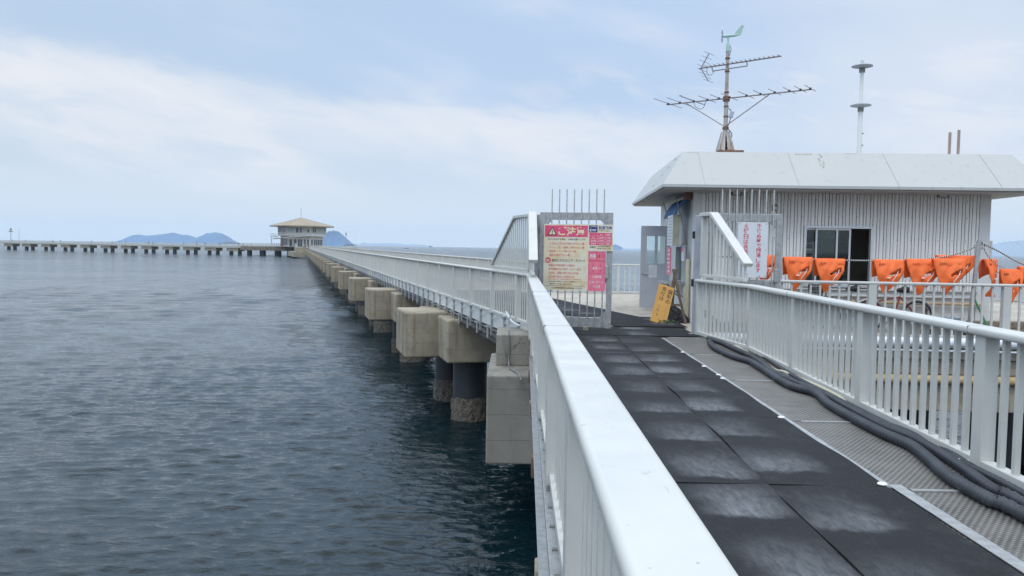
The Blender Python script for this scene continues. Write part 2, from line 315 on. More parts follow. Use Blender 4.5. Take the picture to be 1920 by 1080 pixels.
# ------------------------------------------------------------------ mesh helpers
class MB:
    def __init__(s): s.v = []; s.f = []
    def add(s, vs, fs):
        o = len(s.v); s.v += [tuple(p) for p in vs]; s.f += [tuple(i + o for i in f) for f in fs]; return s
    def box(s, c, d, M=None):
        hx, hy, hz = d[0] / 2, d[1] / 2, d[2] / 2
        vs = [Vector((x, y, z)) for x in (-hx, hx) for y in (-hy, hy) for z in (-hz, hz)]
        if M is not None: vs = [M @ v for v in vs]
        c = Vector(c)
        return s.add([v + c for v in vs], [(0, 1, 3, 2), (4, 6, 7, 5), (0, 4, 5, 1), (2, 3, 7, 6), (0, 2, 6, 4), (1, 5, 7, 3)])
    def bar(s, a, b, w, h, upv=(0, 0, 1)):       # w across, h along the 'up' side
        a, b = Vector(a), Vector(b); y = (b - a); L = y.length; y.normalize()
        x = y.cross(Vector(upv))
        if x.length < 1e-4: x = y.cross(Vector((1, 0, 0)))
        x.normalize(); z = x.cross(y)
        return s.box((a + b) / 2, (w, L, h), Matrix((x, y, z)).transposed())
    def tube(s, pts, r, n=8, caps=True, closed=False):
        P = [Vector(p) for p in pts]; k = len(P); rr = r if hasattr(r, '__len__') else [r] * k
        ts = [((P[(i + 1) % k] if closed or i + 1 < k else P[i]) - (P[i - 1] if closed or i else P[i])).normalized() for i in range(k)]
        a = ts[0].cross(Vector((0, 0, 1)))
        if a.length < 1e-3: a = ts[0].cross(Vector((1, 0, 0)))
        a.normalize(); vs = []
        for i in range(k):
            a = (a - ts[i] * a.dot(ts[i])).normalized(); b = ts[i].cross(a)
            vs += [P[i] + (a * math.cos(2 * math.pi * j / n) + b * math.sin(2 * math.pi * j / n)) * rr[i] for j in range(n)]
        fs = [(i * n + j, i * n + (j + 1) % n, ((i + 1) % k) * n + (j + 1) % n, ((i + 1) % k) * n + j) for i in range(k if closed else k - 1) for j in range(n)]
        if caps and not closed: fs += [tuple(range(n - 1, -1, -1)), tuple((k - 1) * n + j for j in range(n))]
        return s.add(vs, fs)
    def lathe(s, prof, c=(0, 0, 0), n=16):
        vs = [(c[0] + r * math.cos(2 * math.pi * j / n), c[1] + r * math.sin(2 * math.pi * j / n), c[2] + z) for r, z in prof for j in range(n)]
        k = len(prof)
        fs = [(i * n + j, i * n + (j + 1) % n, (i + 1) * n + (j + 1) % n, (i + 1) * n + j) for i in range(k - 1) for j in range(n)]
        return s.add(vs, fs + [tuple(range(n - 1, -1, -1)), tuple((k - 1) * n + j for j in range(n))])
    def prism(s, poly, z0, z1):
        n = len(poly)
        vs = [(x, y, z0) for x, y in poly] + [(x, y, z1) for x, y in poly]
        return s.add(vs, [tuple(range(n - 1, -1, -1)), tuple(range(n, 2 * n))] + [(i, (i + 1) % n, n + (i + 1) % n, n + i) for i in range(n)])
    def slab(s, poly, y0, y1):                    # outline in x,z pushed along y
        n = len(poly)
        vs = [(x, y0, z) for x, z in poly] + [(x, y1, z) for x, z in poly]
        return s.add(vs, [tuple(range(n)), tuple(range(2 * n - 1, n - 1, -1))] + [(i, n + i, n + (i + 1) % n, (i + 1) % n) for i in range(n)])
    def mesh(s, name, mat, smooth=False):
        me = bpy.data.meshes.new(name); me.from_pydata(s.v, [], s.f)
        bm = bmesh.new(); bm.from_mesh(me); bmesh.ops.recalc_face_normals(bm, faces=bm.faces); bm.to_mesh(me); bm.free()
        for m in (mat if isinstance(mat, (list, tuple)) else [mat]): me.materials.append(m)
        if smooth: me.shade_smooth(); me.set_sharp_from_angle(angle=R(38))
        return me
    def build(s, name, mat, parent=None, bevel=0.0, smooth=False, seg=2):
        o = link(name, s.mesh(name, mat, smooth), parent)
        if bevel: add_bevel(o, bevel, seg)
        return o
def add_bevel(o, w, seg=2):
    b = o.modifiers.new('bevel', 'BEVEL'); b.width = w; b.segments = seg; b.limit_method = 'ANGLE'; b.angle_limit = R(40)
def link(name, data, parent=None, loc=None, rz=None):
    o = bpy.data.objects.new(name, data); COL.objects.link(o); o.parent = parent
    if loc is not None: o.location = loc
    if rz is not None: o.rotation_euler = (0, 0, rz)
    return o
def tag(o, label, cat, group=None, kind=None):
    if label: o['label'] = label
    if cat: o['category'] = cat
    if group: o['group'] = group
    if kind: o['kind'] = kind
    return o
def thing(name, label, cat, loc=(0, 0, 0), rz=0.0, group=None):
    return tag(link(name, None, None, loc, rz), label, cat, group)
def copy_tree(o, parent=None):
    c = o.copy(); COL.objects.link(c)
    if parent is not None: c.parent = parent
    for ch in list(o.children): copy_tree(ch, c)
    return c
def structure(o): o['kind'] = 'structure'; return o

def lettering(name, lines, mat, parent, y, bold=0.0):
    """lines of (text, x centre or None, x left or None, baseline z, cap height, width or None) on a board facing -y"""
    mb = MB()
    for txt, xc, xl, z, h, w in lines:
        cu = bpy.data.curves.new('lettering', 'FONT'); cu.body = txt; cu.size = h * 1.12; cu.offset = bold * h; cu.resolution_u = 3
        ob = bpy.data.objects.new('lettering', cu); COL.objects.link(ob)
        bpy.context.view_layer.update()
        dg = bpy.context.evaluated_depsgraph_get()
        me = bpy.data.meshes.new_from_object(ob.evaluated_get(dg))
        n = len(me.vertices)
        if n:
            co = np.empty(n * 3); me.vertices.foreach_get('co', co); co = co.reshape(-1, 3)
            mn, mx = co[:, 0].min(), co[:, 0].max(); sx = (w / (mx - mn)) if w else 1.0
            x0 = (xc - (mx - mn) * sx / 2) if xc is not None else xl
            mb.add([((c[0] - mn) * sx + x0, y, z + c[1]) for c in co], [tuple(p.vertices) for p in me.polygons])
        bpy.data.objects.remove(ob); bpy.data.curves.remove(cu); bpy.data.meshes.remove(me)
    me = bpy.data.meshes.new(name); me.from_pydata(mb.v, [], mb.f); me.materials.append(mat)
    return link(name, me, parent)

# ------------------------------------------------------------------ sea
SEA = -3.85
def build_sea():
    rs = [3.0]
    while rs[-1] < 7200: rs.append(rs[-1] * (1.0 + min(0.03, 0.0040 * max(1.0, rs[-1] / 30) ** 0.8)))
    rs = np.array(rs)
    th = np.concatenate([np.linspace(R(-43), R(43), 470), np.linspace(R(43), R(317), 110)[1:-1]])
    nr, nt = len(rs), len(th)
    RR, TT = np.meshgrid(rs, th, indexing='ij')
    X, Y = RR * np.sin(TT), RR * np.cos(TT)
    Z = np.zeros_like(X)
    cell = np.maximum(RR * R(86) / 470, np.gradient(rs)[:, None])
    g = np.random.default_rng(3)
    for i in range(64):
        lam = 0.22 * (4.6 ** g.random()); a = R(92) + g.normal(0, R(15))
        k = 2 * math.pi / lam; amp = 0.0080 * lam * (0.5 + g.random())
        if lam > 0.8: amp *= 0.45
        att = np.clip((lam / cell - 2.2) / 2.0, 0, 1)
        ph = g.random() * 6.28
        s = np.sin(k * (X * math.cos(a) + Y * math.sin(a)) + ph + 0.9 * np.sin(0.13 * k * (X * math.sin(a) - Y * math.cos(a)) + ph * 2))
        Z += amp * att * (s + 0.32 * s * s)
    # longer chop farther out on the open water
    ramp = np.clip((RR - 22) / 50, 0, 1) * np.clip((320 - RR) / 150, 0, 1)
    for i in range(40):
        lam = 1.2 * (3.6 ** g.random()); a = R(92) + g.normal(0, R(22))
        k = 2 * math.pi / lam; amp = 0.0058 * lam * (0.5 + g.random()); att = np.clip((lam / cell - 2.0) / 2.0, 0, 1); ph = g.random() * 6.28
        s = np.sin(k * (X * math.cos(a) + Y * math.sin(a)) + ph + 0.9 * np.sin(0.13 * k * (X * math.sin(a) - Y * math.cos(a)) + ph * 2))
        Z += amp * att * ramp * (s + 0.3 * s * s)
    # patches of stronger and weaker ripple
    pat = 0.75 + 0.35 * np.sin(X * 0.11 + 0.7 * np.sin(Y * 0.05)) * np.sin(Y * 0.17 + 1.1 * np.sin(X * 0.06))
    Z *= pat
    co = np.stack([X, Y, Z], -1).reshape(-1, 3)
    idx = np.arange(nr * nt).reshape(nr, nt)
    a, b = idx[:-1], idx[1:]
    q = np.stack([a, b, np.roll(b, -1, 1), np.roll(a, -1, 1)], -1).reshape(-1, 4)
    me = bpy.data.meshes.new('water')
    me.vertices.add(len(co)); me.vertices.foreach_set('co', co.ravel())
    me.loops.add(q.size); me.loops.foreach_set('vertex_index', q.ravel()[::-1].copy())
    me.polygons.add(len(q)); me.polygons.foreach_set('loop_start', np.arange(0, q.size, 4)); 
    me.update(calc_edges=True); me.validate()
    me.shade_smooth(); me.materials.append(WATER)
    structure(link('water', me, None, (0, 0, SEA)))
build_sea()

# ------------------------------------------------------------------ railings
def rail_box(mb, a, b, z, w, t): mb.bar((a[0], a[1], z), (b[0], b[1], z), w, t)
def railing(name, label, pts, h=1.10, rail_w=0.2, rail_t=0.062, post=(0.13, 0.10), post_t=None, spacing=2.4, pitch=0.18, bal=(0.034, 0.05),
            low=0.085, low_w=0.10, low_t=0.06, group=None, limit=100, mat=WHITE, cat='railing', skip_first=False, post_drop=0.0):
    """pts world xy; posts at every point and at the spacing between"""
    o0 = Vector((pts[0][0], pts[0][1], 0)); root = thing(name, label, cat, o0, 0, group)
    P = [Vector((p[0], p[1], 0)) - o0 for p in pts]
    hr, lr = MB(), MB(); posts, bals = [], []
    for a, b in zip(P[:-1], P[1:]):
        L = (b - a).length; d = (b - a) / L; rz = math.atan2(-d.x, d.y)
        hr.bar(a + Vector((0, 0, h - rail_t / 2)), b + Vector((0, 0, h - rail_t / 2)), rail_w, rail_t)
        k = max(1, round(L / spacing)); sp = L / k
        for i in range(k + 1):
            if i == 0 and posts: continue
            posts.append((a + d * (sp * i), rz))
        for i in range(k):
            s0, s1 = sp * i + post[0] / 2, sp * (i + 1) - post[0] / 2
            lr.bar(a + d * s0 + Vector((0, 0, low - low_t / 2)), a + d * s1 + Vector((0, 0, low - low_t / 2)), low_w, low_t)
            m = max(1, round((s1 - s0) / pitch))
            for j in range(1, m):
                bals.append((a + d * (s0 + (s1 - s0) * j / m), rz))
    hr.build('handrail', mat, root, bevel=min(0.024, rail_t * 0.38), seg=4, smooth=True); lr.build('bottom_rail', mat, root, bevel=0.004)
    if name == 'bridge_railing':
        for i, (p, rz) in enumerate(posts[:-1]):
            if i % 2 == 0:
                j = MB().box((0, 0, h - rail_t / 2), (rail_w + 0.003, 0.006, rail_t + 0.003)).build('rail_joint', STEELD, root, bevel=min(0.024, rail_t * 0.38), seg=3)
                d_ = Vector((-math.sin(rz), math.cos(rz), 0)); j.location = p + d_ * 0.11; j.rotation_euler = (0, 0, rz)
    pm = MB().box((0, 0, (h - rail_t - post_drop) / 2), (post[1], post[0], h - rail_t + post_drop)).mesh('post', mat)
    bmesh_ = MB().box((0, 0, (low + h - rail_t) / 2), (bal[1], bal[0], h - rail_t - low)).mesh('baluster', mat)
    def lay(kind, me, items, dims):
        items = sorted(items, key=lambda it: (it[0] + o0).length)
        for p, rz in items[:limit]:
            c = link(kind, me, root, p, rz)
            if kind == 'post': add_bevel(c, 0.006)
        if len(items) > limit:
            mb = MB()
            for p, rz in items[limit:]: mb.box(p + Vector((0, 0, dims[3])), dims[:3], Matrix.Rotation(rz, 3, 'Z'))
            mb.build(kind, mat, root)['kind'] = 'stuff'
    lay('post', pm, posts, (post[1], post[0], h - rail_t, (h - rail_t) / 2))
    lay('baluster', bmesh_, bals, (bal[1], bal[0], h - rail_t - low, (low + h - rail_t) / 2))
    return root

def raised_screen(name, label, a, b, prof, z0=1.17, pitch=0.17, rail_w=0.17, group='raised screens at the bridge end'):
    """a screen standing on the railing from a to b, prof = (distance, top height) points along it"""
    A, B = Vector((a[0], a[1], 0)), Vector((b[0], b[1], 0)); d = (B - A).normalized(); L = (B - A).length
    root = thing(name, label, 'guard screen', A, 0, group)
    top = MB()
    for (s0, h0), (s1, h1) in zip(prof[:-1], prof[1:]):
        top.bar(d * s0 + Vector((0, 0, h0)), d * s1 + Vector((0, 0, h1)), rail_w, 0.07)
    top.build('top_rail', WHITE, root, bevel=0.01)
    MB().bar(d * 0.02 + Vector((0, 0, z0)), d * (L - 0.02) + Vector((0, 0, z0)), 0.07, 0.05).build('lower_rail', WHITE, root, bevel=0.004)
    rz = math.atan2(-d.x, d.y); n = int(L / pitch)
    def topz(s):
        for (s0, h0), (s1, h1) in zip(prof[:-1], prof[1:]):
            if s0 <= s <= s1: return h0 + (h1 - h0) * (s - s0) / (s1 - s0)
        return z0
    for i in range(n + 1):
        s = 0.05 + (L - 0.1) * i / n; zt = topz(s) - 0.03
        if zt < z0 + 0.08: continue
        big = i in (0,)
        wd = 0.11 if big else 0.045
        c = MB().box((0, 0, (z0 + zt) / 2), (wd * (0.8 if big else 0.55), wd, zt - z0)).build('post' if big else 'baluster', WHITE, root)
        c.location = d * s; c.rotation_euler = (0, 0, rz)
    return root

C = Vector((0.40, 16.5, 0)); PD = Vector((-0.265, 0.9643, 0)).normalized(); PN = Vector((-PD.y, PD.x, 0))   # pier corner, along, outward
PRZ = math.atan2(-PD.x, PD.y)
def pier_pt(s, p=0.0): q = C + PD * s + PN * p; return (q.x, q.y)

railing('bridge_railing', 'white railing on the water side of the bridge, wide handrail ending at the warning board',
        [(0.275, -3.2), (0.40, 16.35)], spacing=2.2, post=(0.17, 0.15), bal=(0.045, 0.045))
railing('bridge_railing', 'white bridge railing beside the black hoses and steel plates',
        [(3.22, -3.31), (3.37 + 0.0453 * 13.0, 13.0), (3.63, 15.3)], spacing=2.33, post=(0.145, 0.11), bal=(0.040, 0.042))
railing('pier_railing', 'long white railing on the open water side of the pier, running to the far pavilion',
        [pier_pt(0.05), pier_pt(1.0), pier_pt(3.35), pier_pt(316)], spacing=2.45, rail_w=0.14, pitch=0.165, bal=(0.040, 0.022), post=(0.15, 0.11))
raised_screen('raised_screen', 'tall slatted white screen with a steep handrail above the water side bridge railing', (0.395, 16.3), (0.385, 14.55), [(0, 2.36), (0.15, 2.36), (1.75, 1.40)])
raised_screen('raised_screen', 'tall white screen with a thin sloping top on the pier railing behind the bridge corner', pier_pt(0.1), pier_pt(3.35), [(0, 2.33), (1.25, 2.33), (3.3, 1.22)], rail_w=0.09)
raised_screen('raised_screen', 'tall slatted white screen with a steep handrail beside the white closing time sign', (3.64, 15.15), (3.93, 13.25), [(0, 2.33), (0.5, 2.33), (1.98, 1.42)])

# ------------------------------------------------------------------ bridge
BZ = -0.015
br = thing('footbridge', 'footbridge with a steel edge girder leading from the camera to the gate', 'bridge', (0, 0, 0), BZ)
MB().prism([(0.24, -4), (3.62, -4), (3.55, 14.95), (0.24, 14.95)], -0.10, -0.012).build('deck_pan', STEELD, br)
mb = MB()
mb.box((0.21, 5.9, -0.06), (0.10, 19.8, 0.06)); mb.box((0.225, 5.9, -0.305), (0.03, 19.8, 0.42)); mb.box((0.185, 5.9, -0.53), (0.11, 19.8, 0.03))
mb.build('edge_girder', GALV, br, bevel=0.004)
MB().box((3.70, 5.9, -0.33), (0.12, 19.8, 0.5)).build('edge_girder', GALV, br, bevel=0.004)
mb = MB()
for i in range(52): mb.box((0.195, -3.6 + i * 0.36, -0.025), (0.03, 0.03, 0.012))
mb.build('girder_bolt', STEELD, br)
for i in range(5): MB().box((0.16, 2.5 + i * 2.9, -0.66), (0.10, 0.24, 0.22)).build('hanger_block', [RUST, CONC][i % 2], br, bevel=0.01)
sy = [-3.0, -0.9, 1.2, 3.35, 5.49, 7.67, 10.05, 12.45, 14.85]
for a, b in zip(sy[:-1], sy[1:]):
    MB().box((3.03, (a + b) / 2, -0.004), (0.92, b - a - 0.03, 0.012)).build('chequer_plate', PLATE, br)
    MB().box((3.03, b - 0.03, 0.007), (0.62, 0.045, 0.010)).build('cover_strip', GALV, br)
MB().box((2.645, 3.6, 0.016), (0.09, 3.9, 0.008)).build('edge_strip', GALV, br, bevel=0.002)
MB().box((2.60, 10.1, 0.008), (0.05, 9.2, 0.010)).build('edge_strip', GALV, br, bevel=0.002)
for y in (5.55, 7.75, 10.05, 11.1, 12.6, 10.35):
    MB().lathe([(0.001, 0), (0.035, 0), (0.03, 0.008), (0.001, 0.009)], (2.56 + (0.02 if y == 10.35 else 0), y, 0.021), 12).build('mat_stud', WHT, br)

rows = [-3.0, -0.9, 1.2, 3.35, 5.5, 7.75, 10.05, 12.35, 14.9]
where = ['behind the camera', 'farther behind the camera', 'just behind the bottom edge', 'at the bottom edge of the photo', 'one row ahead of the bottom row', 'in the middle of the bridge', 'two thirds along the bridge', 'beside the white studs', 'last before the gate']
names = ['at the bottom edge of the photo', 'just beyond the seam nearest the camera', 'in the middle of the bridge', 'two rows before the gate', 'nearest the gate']
def mat_sheet(label, x0, x1, y0, y1, root_rz, loc, seed, amp=0.006, group='rubber mats on the bridge'):
    """one sheet of matting, slightly buckled, edges just proud"""
    nx, ny = 7, max(6, int((y1 - y0) / 0.16)); g = random.Random(seed); cx, cy = (x0 + x1) / 2, (y0 + y1) / 2
    bow = [g.uniform(-0.012, 0.012) for _ in range(4)]
    vs = []
    for zoff in (0, 1):
        for i in range(nx + 1):
            for j in range(ny + 1):
                u, v = i / nx, j / ny
                x = x0 + (x1 - x0) * u + (bow[0] * math.sin(v * 7 + seed) if i == 0 else bow[1] * math.sin(v * 6 + seed) if i == nx else 0)
                y = y0 + (y1 - y0) * v
                z = 0.010 + zoff * (0.006 + amp * (0.5 + 0.5 * math.sin(v * 9 + seed + u * 2)) + 0.004 * math.sin(u * 6 + seed * 1.7) * math.sin(v * 14))
                vs.append((x - cx, y - cy, z))
    N = (nx + 1) * (ny + 1); I = lambda i, j, k: k * N + i * (ny + 1) + j
    fs = []
    for i in range(nx):
        for j in range(ny):
            fs.append((I(i, j, 1), I(i + 1, j, 1), I(i + 1, j + 1, 1), I(i, j + 1, 1)))
    for i in range(nx):
        fs += [(I(i, 0, 0), I(i + 1, 0, 0), I(i + 1, 0, 1), I(i, 0, 1)), (I(i, ny, 1), I(i + 1, ny, 1), I(i + 1, ny, 0), I(i, ny, 0))]
    for j in range(ny):
        fs += [(I(0, j, 1), I(0, j + 1, 1), I(0, j + 1, 0), I(0, j, 0)), (I(nx, j, 0), I(nx, j + 1, 0), I(nx, j + 1, 1), I(nx, j, 1))]
    o = MB().add(vs, fs).build('rubber_mat', MATTING_R if 'chequer' in label or 'hut side' in label else MATTING, None, smooth=True)
    w = Matrix.Rotation(root_rz, 3, 'Z') @ Vector((cx, cy, 0)) + Vector(loc)
    o.location = w; o.rotation_euler = (0, 0, root_rz)
    return tag(o, label, 'rubber mat', group)
for k, (a, b) in enumerate(zip(rows[3:-1], rows[4:])):
    mat_sheet('black rubber mat against the water side railing, ' + names[k], 0.42, 1.735, a + 0.008, b - 0.008, BZ, (0, 0, 0), k + 1)
    mat_sheet('black rubber mat beside the chequer plates, ' + names[k], 1.745, 2.575, a + 0.008, b - 0.008, BZ, (0, 0, 0), k + 21)

# ------------------------------------------------------------------ hoses and cables lying along the right railing
def smooth_path(pts, step):
    P = [Vector(p) for p in pts]; P = [P[0] * 2 - P[1]] + P + [P[-1] * 2 - P[-2]]; out = []
    for i in range(1, len(P) - 2):
        p0, p1, p2, p3 = P[i - 1:i + 3]; n = max(2, int((p2 - p1).length / step))
        for j in range(n):
            t = j / n
            out.append(0.5 * ((2 * p1) + (p2 - p0) * t + (2 * p0 - 5 * p1 + 4 * p2 - p3) * t * t + (3 * p1 - p0 - 3 * p2 + p3) * t ** 3))
    out.append(P[-2]); return out
def conduit(label, pix, r, z, ribbed=True, mat=BLACKH, name='corrugated_hose', cat='hose', group=None, tail=None):
    pts = [on_level(px, py, z if not isinstance(z, list) else z[i]) for i, (px, py) in enumerate(pix)]
    if tail: pts += [Vector(q) for q in tail]
    path = smooth_path(pts, 0.011 if ribbed else 0.05)
    rad = [r * (1.0 if (i // 2) % 2 else 0.86) for i in range(len(path))] if ribbed else r
    o0 = path[0].copy()
    o = MB().tube([p - o0 for p in path], rad, 10).build(name, mat, None, smooth=True); o.location = o0
    return tag(o, label, cat, group)
HG = 'black hoses along the right railing'
conduit('thickest black ribbed hose, outermost of the bundle on the steel plates', [(1330, 640), (1340, 652), (1372, 667), (1405, 677), (1426, 689), (1478, 721), (1529, 737), (1555, 758), (1606, 787), (1657, 813), (1709, 836), (1745, 864), (1781, 895), (1853, 936), (1914, 962)], 0.049, 0.05, group=HG, tail=[(3.12, 3.2, 0.05), (3.15, 0, 0.05)])
conduit('black ribbed hose in the middle of the bundle beside the railing', [(1327, 634), (1349, 641), (1380, 655), (1416, 672), (1452, 698), (1503, 722), (1544, 738), (1596, 767), (1657, 799), (1709, 820), (1760, 848), (1812, 882), (1863, 918), (1920, 944)], 0.043, 0.045, group=HG, tail=[(3.22, 3.2, 0.045), (3.25, 0, 0.045)])
conduit('thin black hose closest to the foot of the right railing', [(1430, 668), (1480, 700), (1530, 728), (1600, 763), (1660, 793), (1698, 808), (1760, 835), (1822, 875), (1920, 926)], 0.028, 0.03, group=HG, tail=[(3.30, 3.2, 0.03), (3.34, 0, 0.03)])
conduit('cream cable conduit clipped along the foot of the right railing', [(1378, 648), (1400, 660), (1450, 692), (1470, 697), (1530, 722), (1575, 745), (1600, 768), (1650, 795), (1710, 820), (1790, 862), (1840, 866), (1880, 885), (1920, 905)], 0.018, 0.03, ribbed=False, mat=CREAM, name='cable_conduit', cat='conduit', tail=[(3.5, 3.3, 0.03), (3.55, 0, 0.03)])

# ------------------------------------------------------------------ hut platform (ground of the pier head) and its fences
HS = 0.06; HRZ = -math.atan(HS); HO = Vector((4.08, 17.85, 0))
HU = Vector((math.cos(HRZ), math.sin(HRZ), 0)); HV = Vector((-HU.y, HU.x, 0))
def hut_pt(u, v, z=0.0): return HO + HU * u + HV * v + Vector((0, 0, z))
pl = thing('hut_platform', 'concrete platform under the hut, its edge beam facing the bridge', 'platform')
q = [hut_pt(-0.45, -2.6), hut_pt(16, -2.6), hut_pt(16, 11.6), hut_pt(-3.6, 11.6)]
poly = [pier_pt(0.0, -0.04), (0.44, 15.05), (q[0].x, q[0].y)] + [(v.x, v.y) for v in q[1:]] + [pier_pt(15.5, -4.35), pier_pt(15.5, -0.04)]
MB().prism(poly, -0.35, 0.0).build('deck', CONCD, pl, bevel=0.02)
def hut_box(mb, u0, u1, v0, v1, z0, z1):
    ps = [hut_pt(u0, v0), hut_pt(u1, v0), hut_pt(u1, v1), hut_pt(u0, v1)]
    return mb.prism([(p.x, p.y) for p in ps], z0, z1)
hut_box(MB(), -0.5, 15.9, -2.5, -1.2, -0.66, -0.352).build('edge_beam', CONC, pl, bevel=0.02)
hut_box(MB(), -0.5, 15.9, -2.55, -1.0, -1.36, -0.83).build('edge_beam', CONC, pl, bevel=0.02)
hut_box(MB(), -0.5, 15.9, -2.35, -1.2, -0.83, -0.66).build('edge_beam', CONCG, pl)
hut_box(MB(), 1.35, 2.33, -2.58, -2.51, -0.66, -0.05).build('cream_panel', CREAM, pl)
for u in (0.6, 4.6, 6.2, 9.5, 13.0):
    p = hut_pt(u, -0.9)
    o = MB().lathe([(0.40, -3.95), (0.40, -1.36)], (p.x, p.y, 0), 20).build('pile', PILE, pl, smooth=True)
    p = hut_pt(u, 3.4)
    MB().lathe([(0.40, -3.95), (0.40, -0.35)], (p.x, p.y, 0), 20).build('pile', PILE, pl, smooth=True)
p0, p1 = hut_pt(-0.5, -2.62, -0.735), hut_pt(15.8, -2.62, -0.735)
o = MB().tube([p0, p1], 0.085, 14).build('water_pipe', TANP, None, smooth=True); tag(o, 'tan pipe running along the concrete edge beam under the hut', 'pipe')
p0, p1 = hut_pt(0.0, -2.72, -0.02), hut_pt(15.8, -2.72, -0.02)
o = MB().tube([p0, p1], 0.095, 16).build('drain_pipe', PVC, None, smooth=True); tag(o, 'thick white pipe lying along the platform edge behind the right railing', 'pipe')
o = MB().tube([hut_pt(0.0, -2.76, -0.17), hut_pt(15.8, -2.76, -0.17)], 0.02, 8).build('thin_pipe', PVC, None, smooth=True); tag(o, 'thin white conduit just under the thick white pipe', 'conduit')

def xy(v): return (v.x, v.y)
railing('platform_railing', 'white railing in front of the hut below the orange vests', [xy(hut_pt(0.55, -2.3)), xy(hut_pt(13.2, -2.3))], spacing=2.33, rail_w=0.12, rail_t=0.055, pitch=0.185, bal=(0.036, 0.036), post=(0.15, 0.12))
railing('platform_railing', 'white railing on the far edge of the platform behind the gate', [xy(hut_pt(-3.2, 11.4)), xy(hut_pt(13.4, 11.4))], spacing=2.4, rail_w=0.10, rail_t=0.05, pitch=0.19, bal=(0.035, 0.035), post=(0.09, 0.09))
railing('platform_railing', 'white railing closing the far right end of the platform', [xy(hut_pt(13.3, -1.2)), xy(hut_pt(13.3, 11.2))], spacing=2.4, rail_w=0.10, rail_t=0.05, pitch=0.19, bal=(0.05, 0.05), post=(0.10, 0.10))
railing('pier_railing', 'long white railing on the far side of the pier, only its top showing', [pier_pt(13.8, -4.25), pier_pt(312, -4.25)], spacing=2.45, rail_w=0.12, pitch=0.2, post=(0.12, 0.1), limit=100)

# matting strips continuing past the gate along the pier
for i, (s0, s1) in enumerate(((0.2, 4.4), (4.45, 8.8), (8.85, 13.3))):
    for j, (p0_, p1_) in enumerate(((-1.75, -0.12), (-3.3, -1.77))):
        mat_sheet('black rubber mat past the gate, ' + (('beside the pier railing', 'on the hut side')[j]) + (', first row behind the gate', ', second row', ', last row before bare concrete')[i],
                  -p1_, -p0_, s0 + 0.0, s1, PRZ, (C.x, C.y, 0.004), 40 + i * 2 + j, group='rubber mats past the gate')
mat_sheet('wide black rubber mat under the open gate leaf', 0.5, 3.35, 15.0, 16.55, BZ, (0, 0, 0.0), 61, group='rubber mats past the gate')
mat_sheet('black rubber mat in front of the orange board at the hut corner', 1.9, 3.45, 16.58, 18.9, BZ, (0, 0, 0.022), 62, group='rubber mats past the gate')

# ------------------------------------------------------------------ pier
pier = thing('fishing_pier', 'long straight pier on concrete bents leading out to the pavilion', 'pier', C, PRZ)
# local x = -outward, y along
MB().box((2.19, 160.5, -0.125), (4.32, 311, 0.21)).build('deck', CONCD, pier, bevel=0.01)
MB().box((0.0, 158, -0.15), (0.055, 316, 0.34)).build('edge_fascia', TRIM, pier)
for x in (0.75, 3.45): MB().box((x, 158, -0.62), (0.35, 315, 0.75)).build('girder', STEELD, pier)
brk = MB()
def bracket(mb, y):
    mb.box((-0.05, y, -0.26), (0.035, 0.08, 0.56)); mb.box((-0.08, y, 0.01), (0.05, 0.12, 0.05)); mb.box((0.10, y, -0.52), (0.30, 0.07, 0.06)); mb.box((0.0, y + 0.6, -0.50), (0.03, 0.16, 0.34)); mb.box((0.0, y + 0.3, -0.36), (0.06, 0.62, 0.04)); mb.box((-0.03, y, -0.36), (0.05, 0.05, 0.05)); mb.bar((-0.05, y, -0.53), (0.34, y, -0.74), 0.05, 0.05)
b0 = MB(); bracket(b0, 0); bme = b0.mesh('pipe_bracket', GALV)
n = 0
for i in range(250):
    y = 0.75 + i * 1.22
    if y > 312: break
    if n < 100: link('pipe_bracket', bme, pier, (0, y, 0)); n += 1
    else: bracket(brk, y)
brk.build('pipe_bracket', GALV, pier)['kind'] = 'stuff'
for z, x, r_, m_ in ((-0.42, 0.06, 0.045, GALV), (-0.45, 0.16, 0.035, PVC), (-0.58, 0.10, 0.03, STEELD)):
    MB().tube([(x, 0.3, z), (x, 315, z)], r_, 8).build('service_pipe', m_, pier, smooth=True)
mb = MB()
for i in range(60):
    y = 1.3 + i * 1.22; mb.tube([(-0.06, y, 0.0), (-0.07, y + 0.2, -0.05), (-0.06, y + 0.5, -0.12), (-0.05, y + 0.75, -0.10)], 0.009, 5)
mb.build('cable', PVC, pier)
def rough_ring(r, z0, z1, seed, n=40, m=8, amp=0.06):
    g = random.Random(seed); mb = MB(); vs = []
    for j in range(m + 1):
        for i in range(n):
            a = 2 * math.pi * i / n; edge = (0.0 if j in (0,) else 1.0)
            rr = r + (g.uniform(0.2, 1.0) * amp if 0 < j < m else g.uniform(0, 0.3) * amp)
            z = z0 + (z1 - z0) * j / m + g.uniform(-0.04, 0.04) + (g.uniform(-0.06, 0.05) if j == m else 0)
            vs.append((rr * math.cos(a), rr * math.sin(a), z))
    fs = [(j * n + i, j * n + (i + 1) % n, (j + 1) * n + (i + 1) % n, (j + 1) * n + i) for j in range(m) for i in range(n)]
    fs.append(tuple(m * n + i for i in range(n)))
    return mb.add(vs, fs)
pile_me = MB().lathe([(0.54, SEA - 0.3), (0.54, -1.85)], (0, 0, 0), 28).mesh('pile', PILE, True)
crust_me = [rough_ring(0.55, SEA - 0.15, -3.12, 5 + i).mesh('oyster_crust', CRUST, False) for i in range(3)]
def cap_mesh():
    mb = MB(); mb.box((1.95, 1.15, -1.22), (4.60, 5.7, 1.32)); return mb.mesh('pile_cap', CONC)
blk = MB(); blk.box((-0.48, 1.15, -1.20), (1.82, 2.3, 1.44))
cap_me, blk_me = cap_mesh(), blk.mesh('bumper_block', CONC)
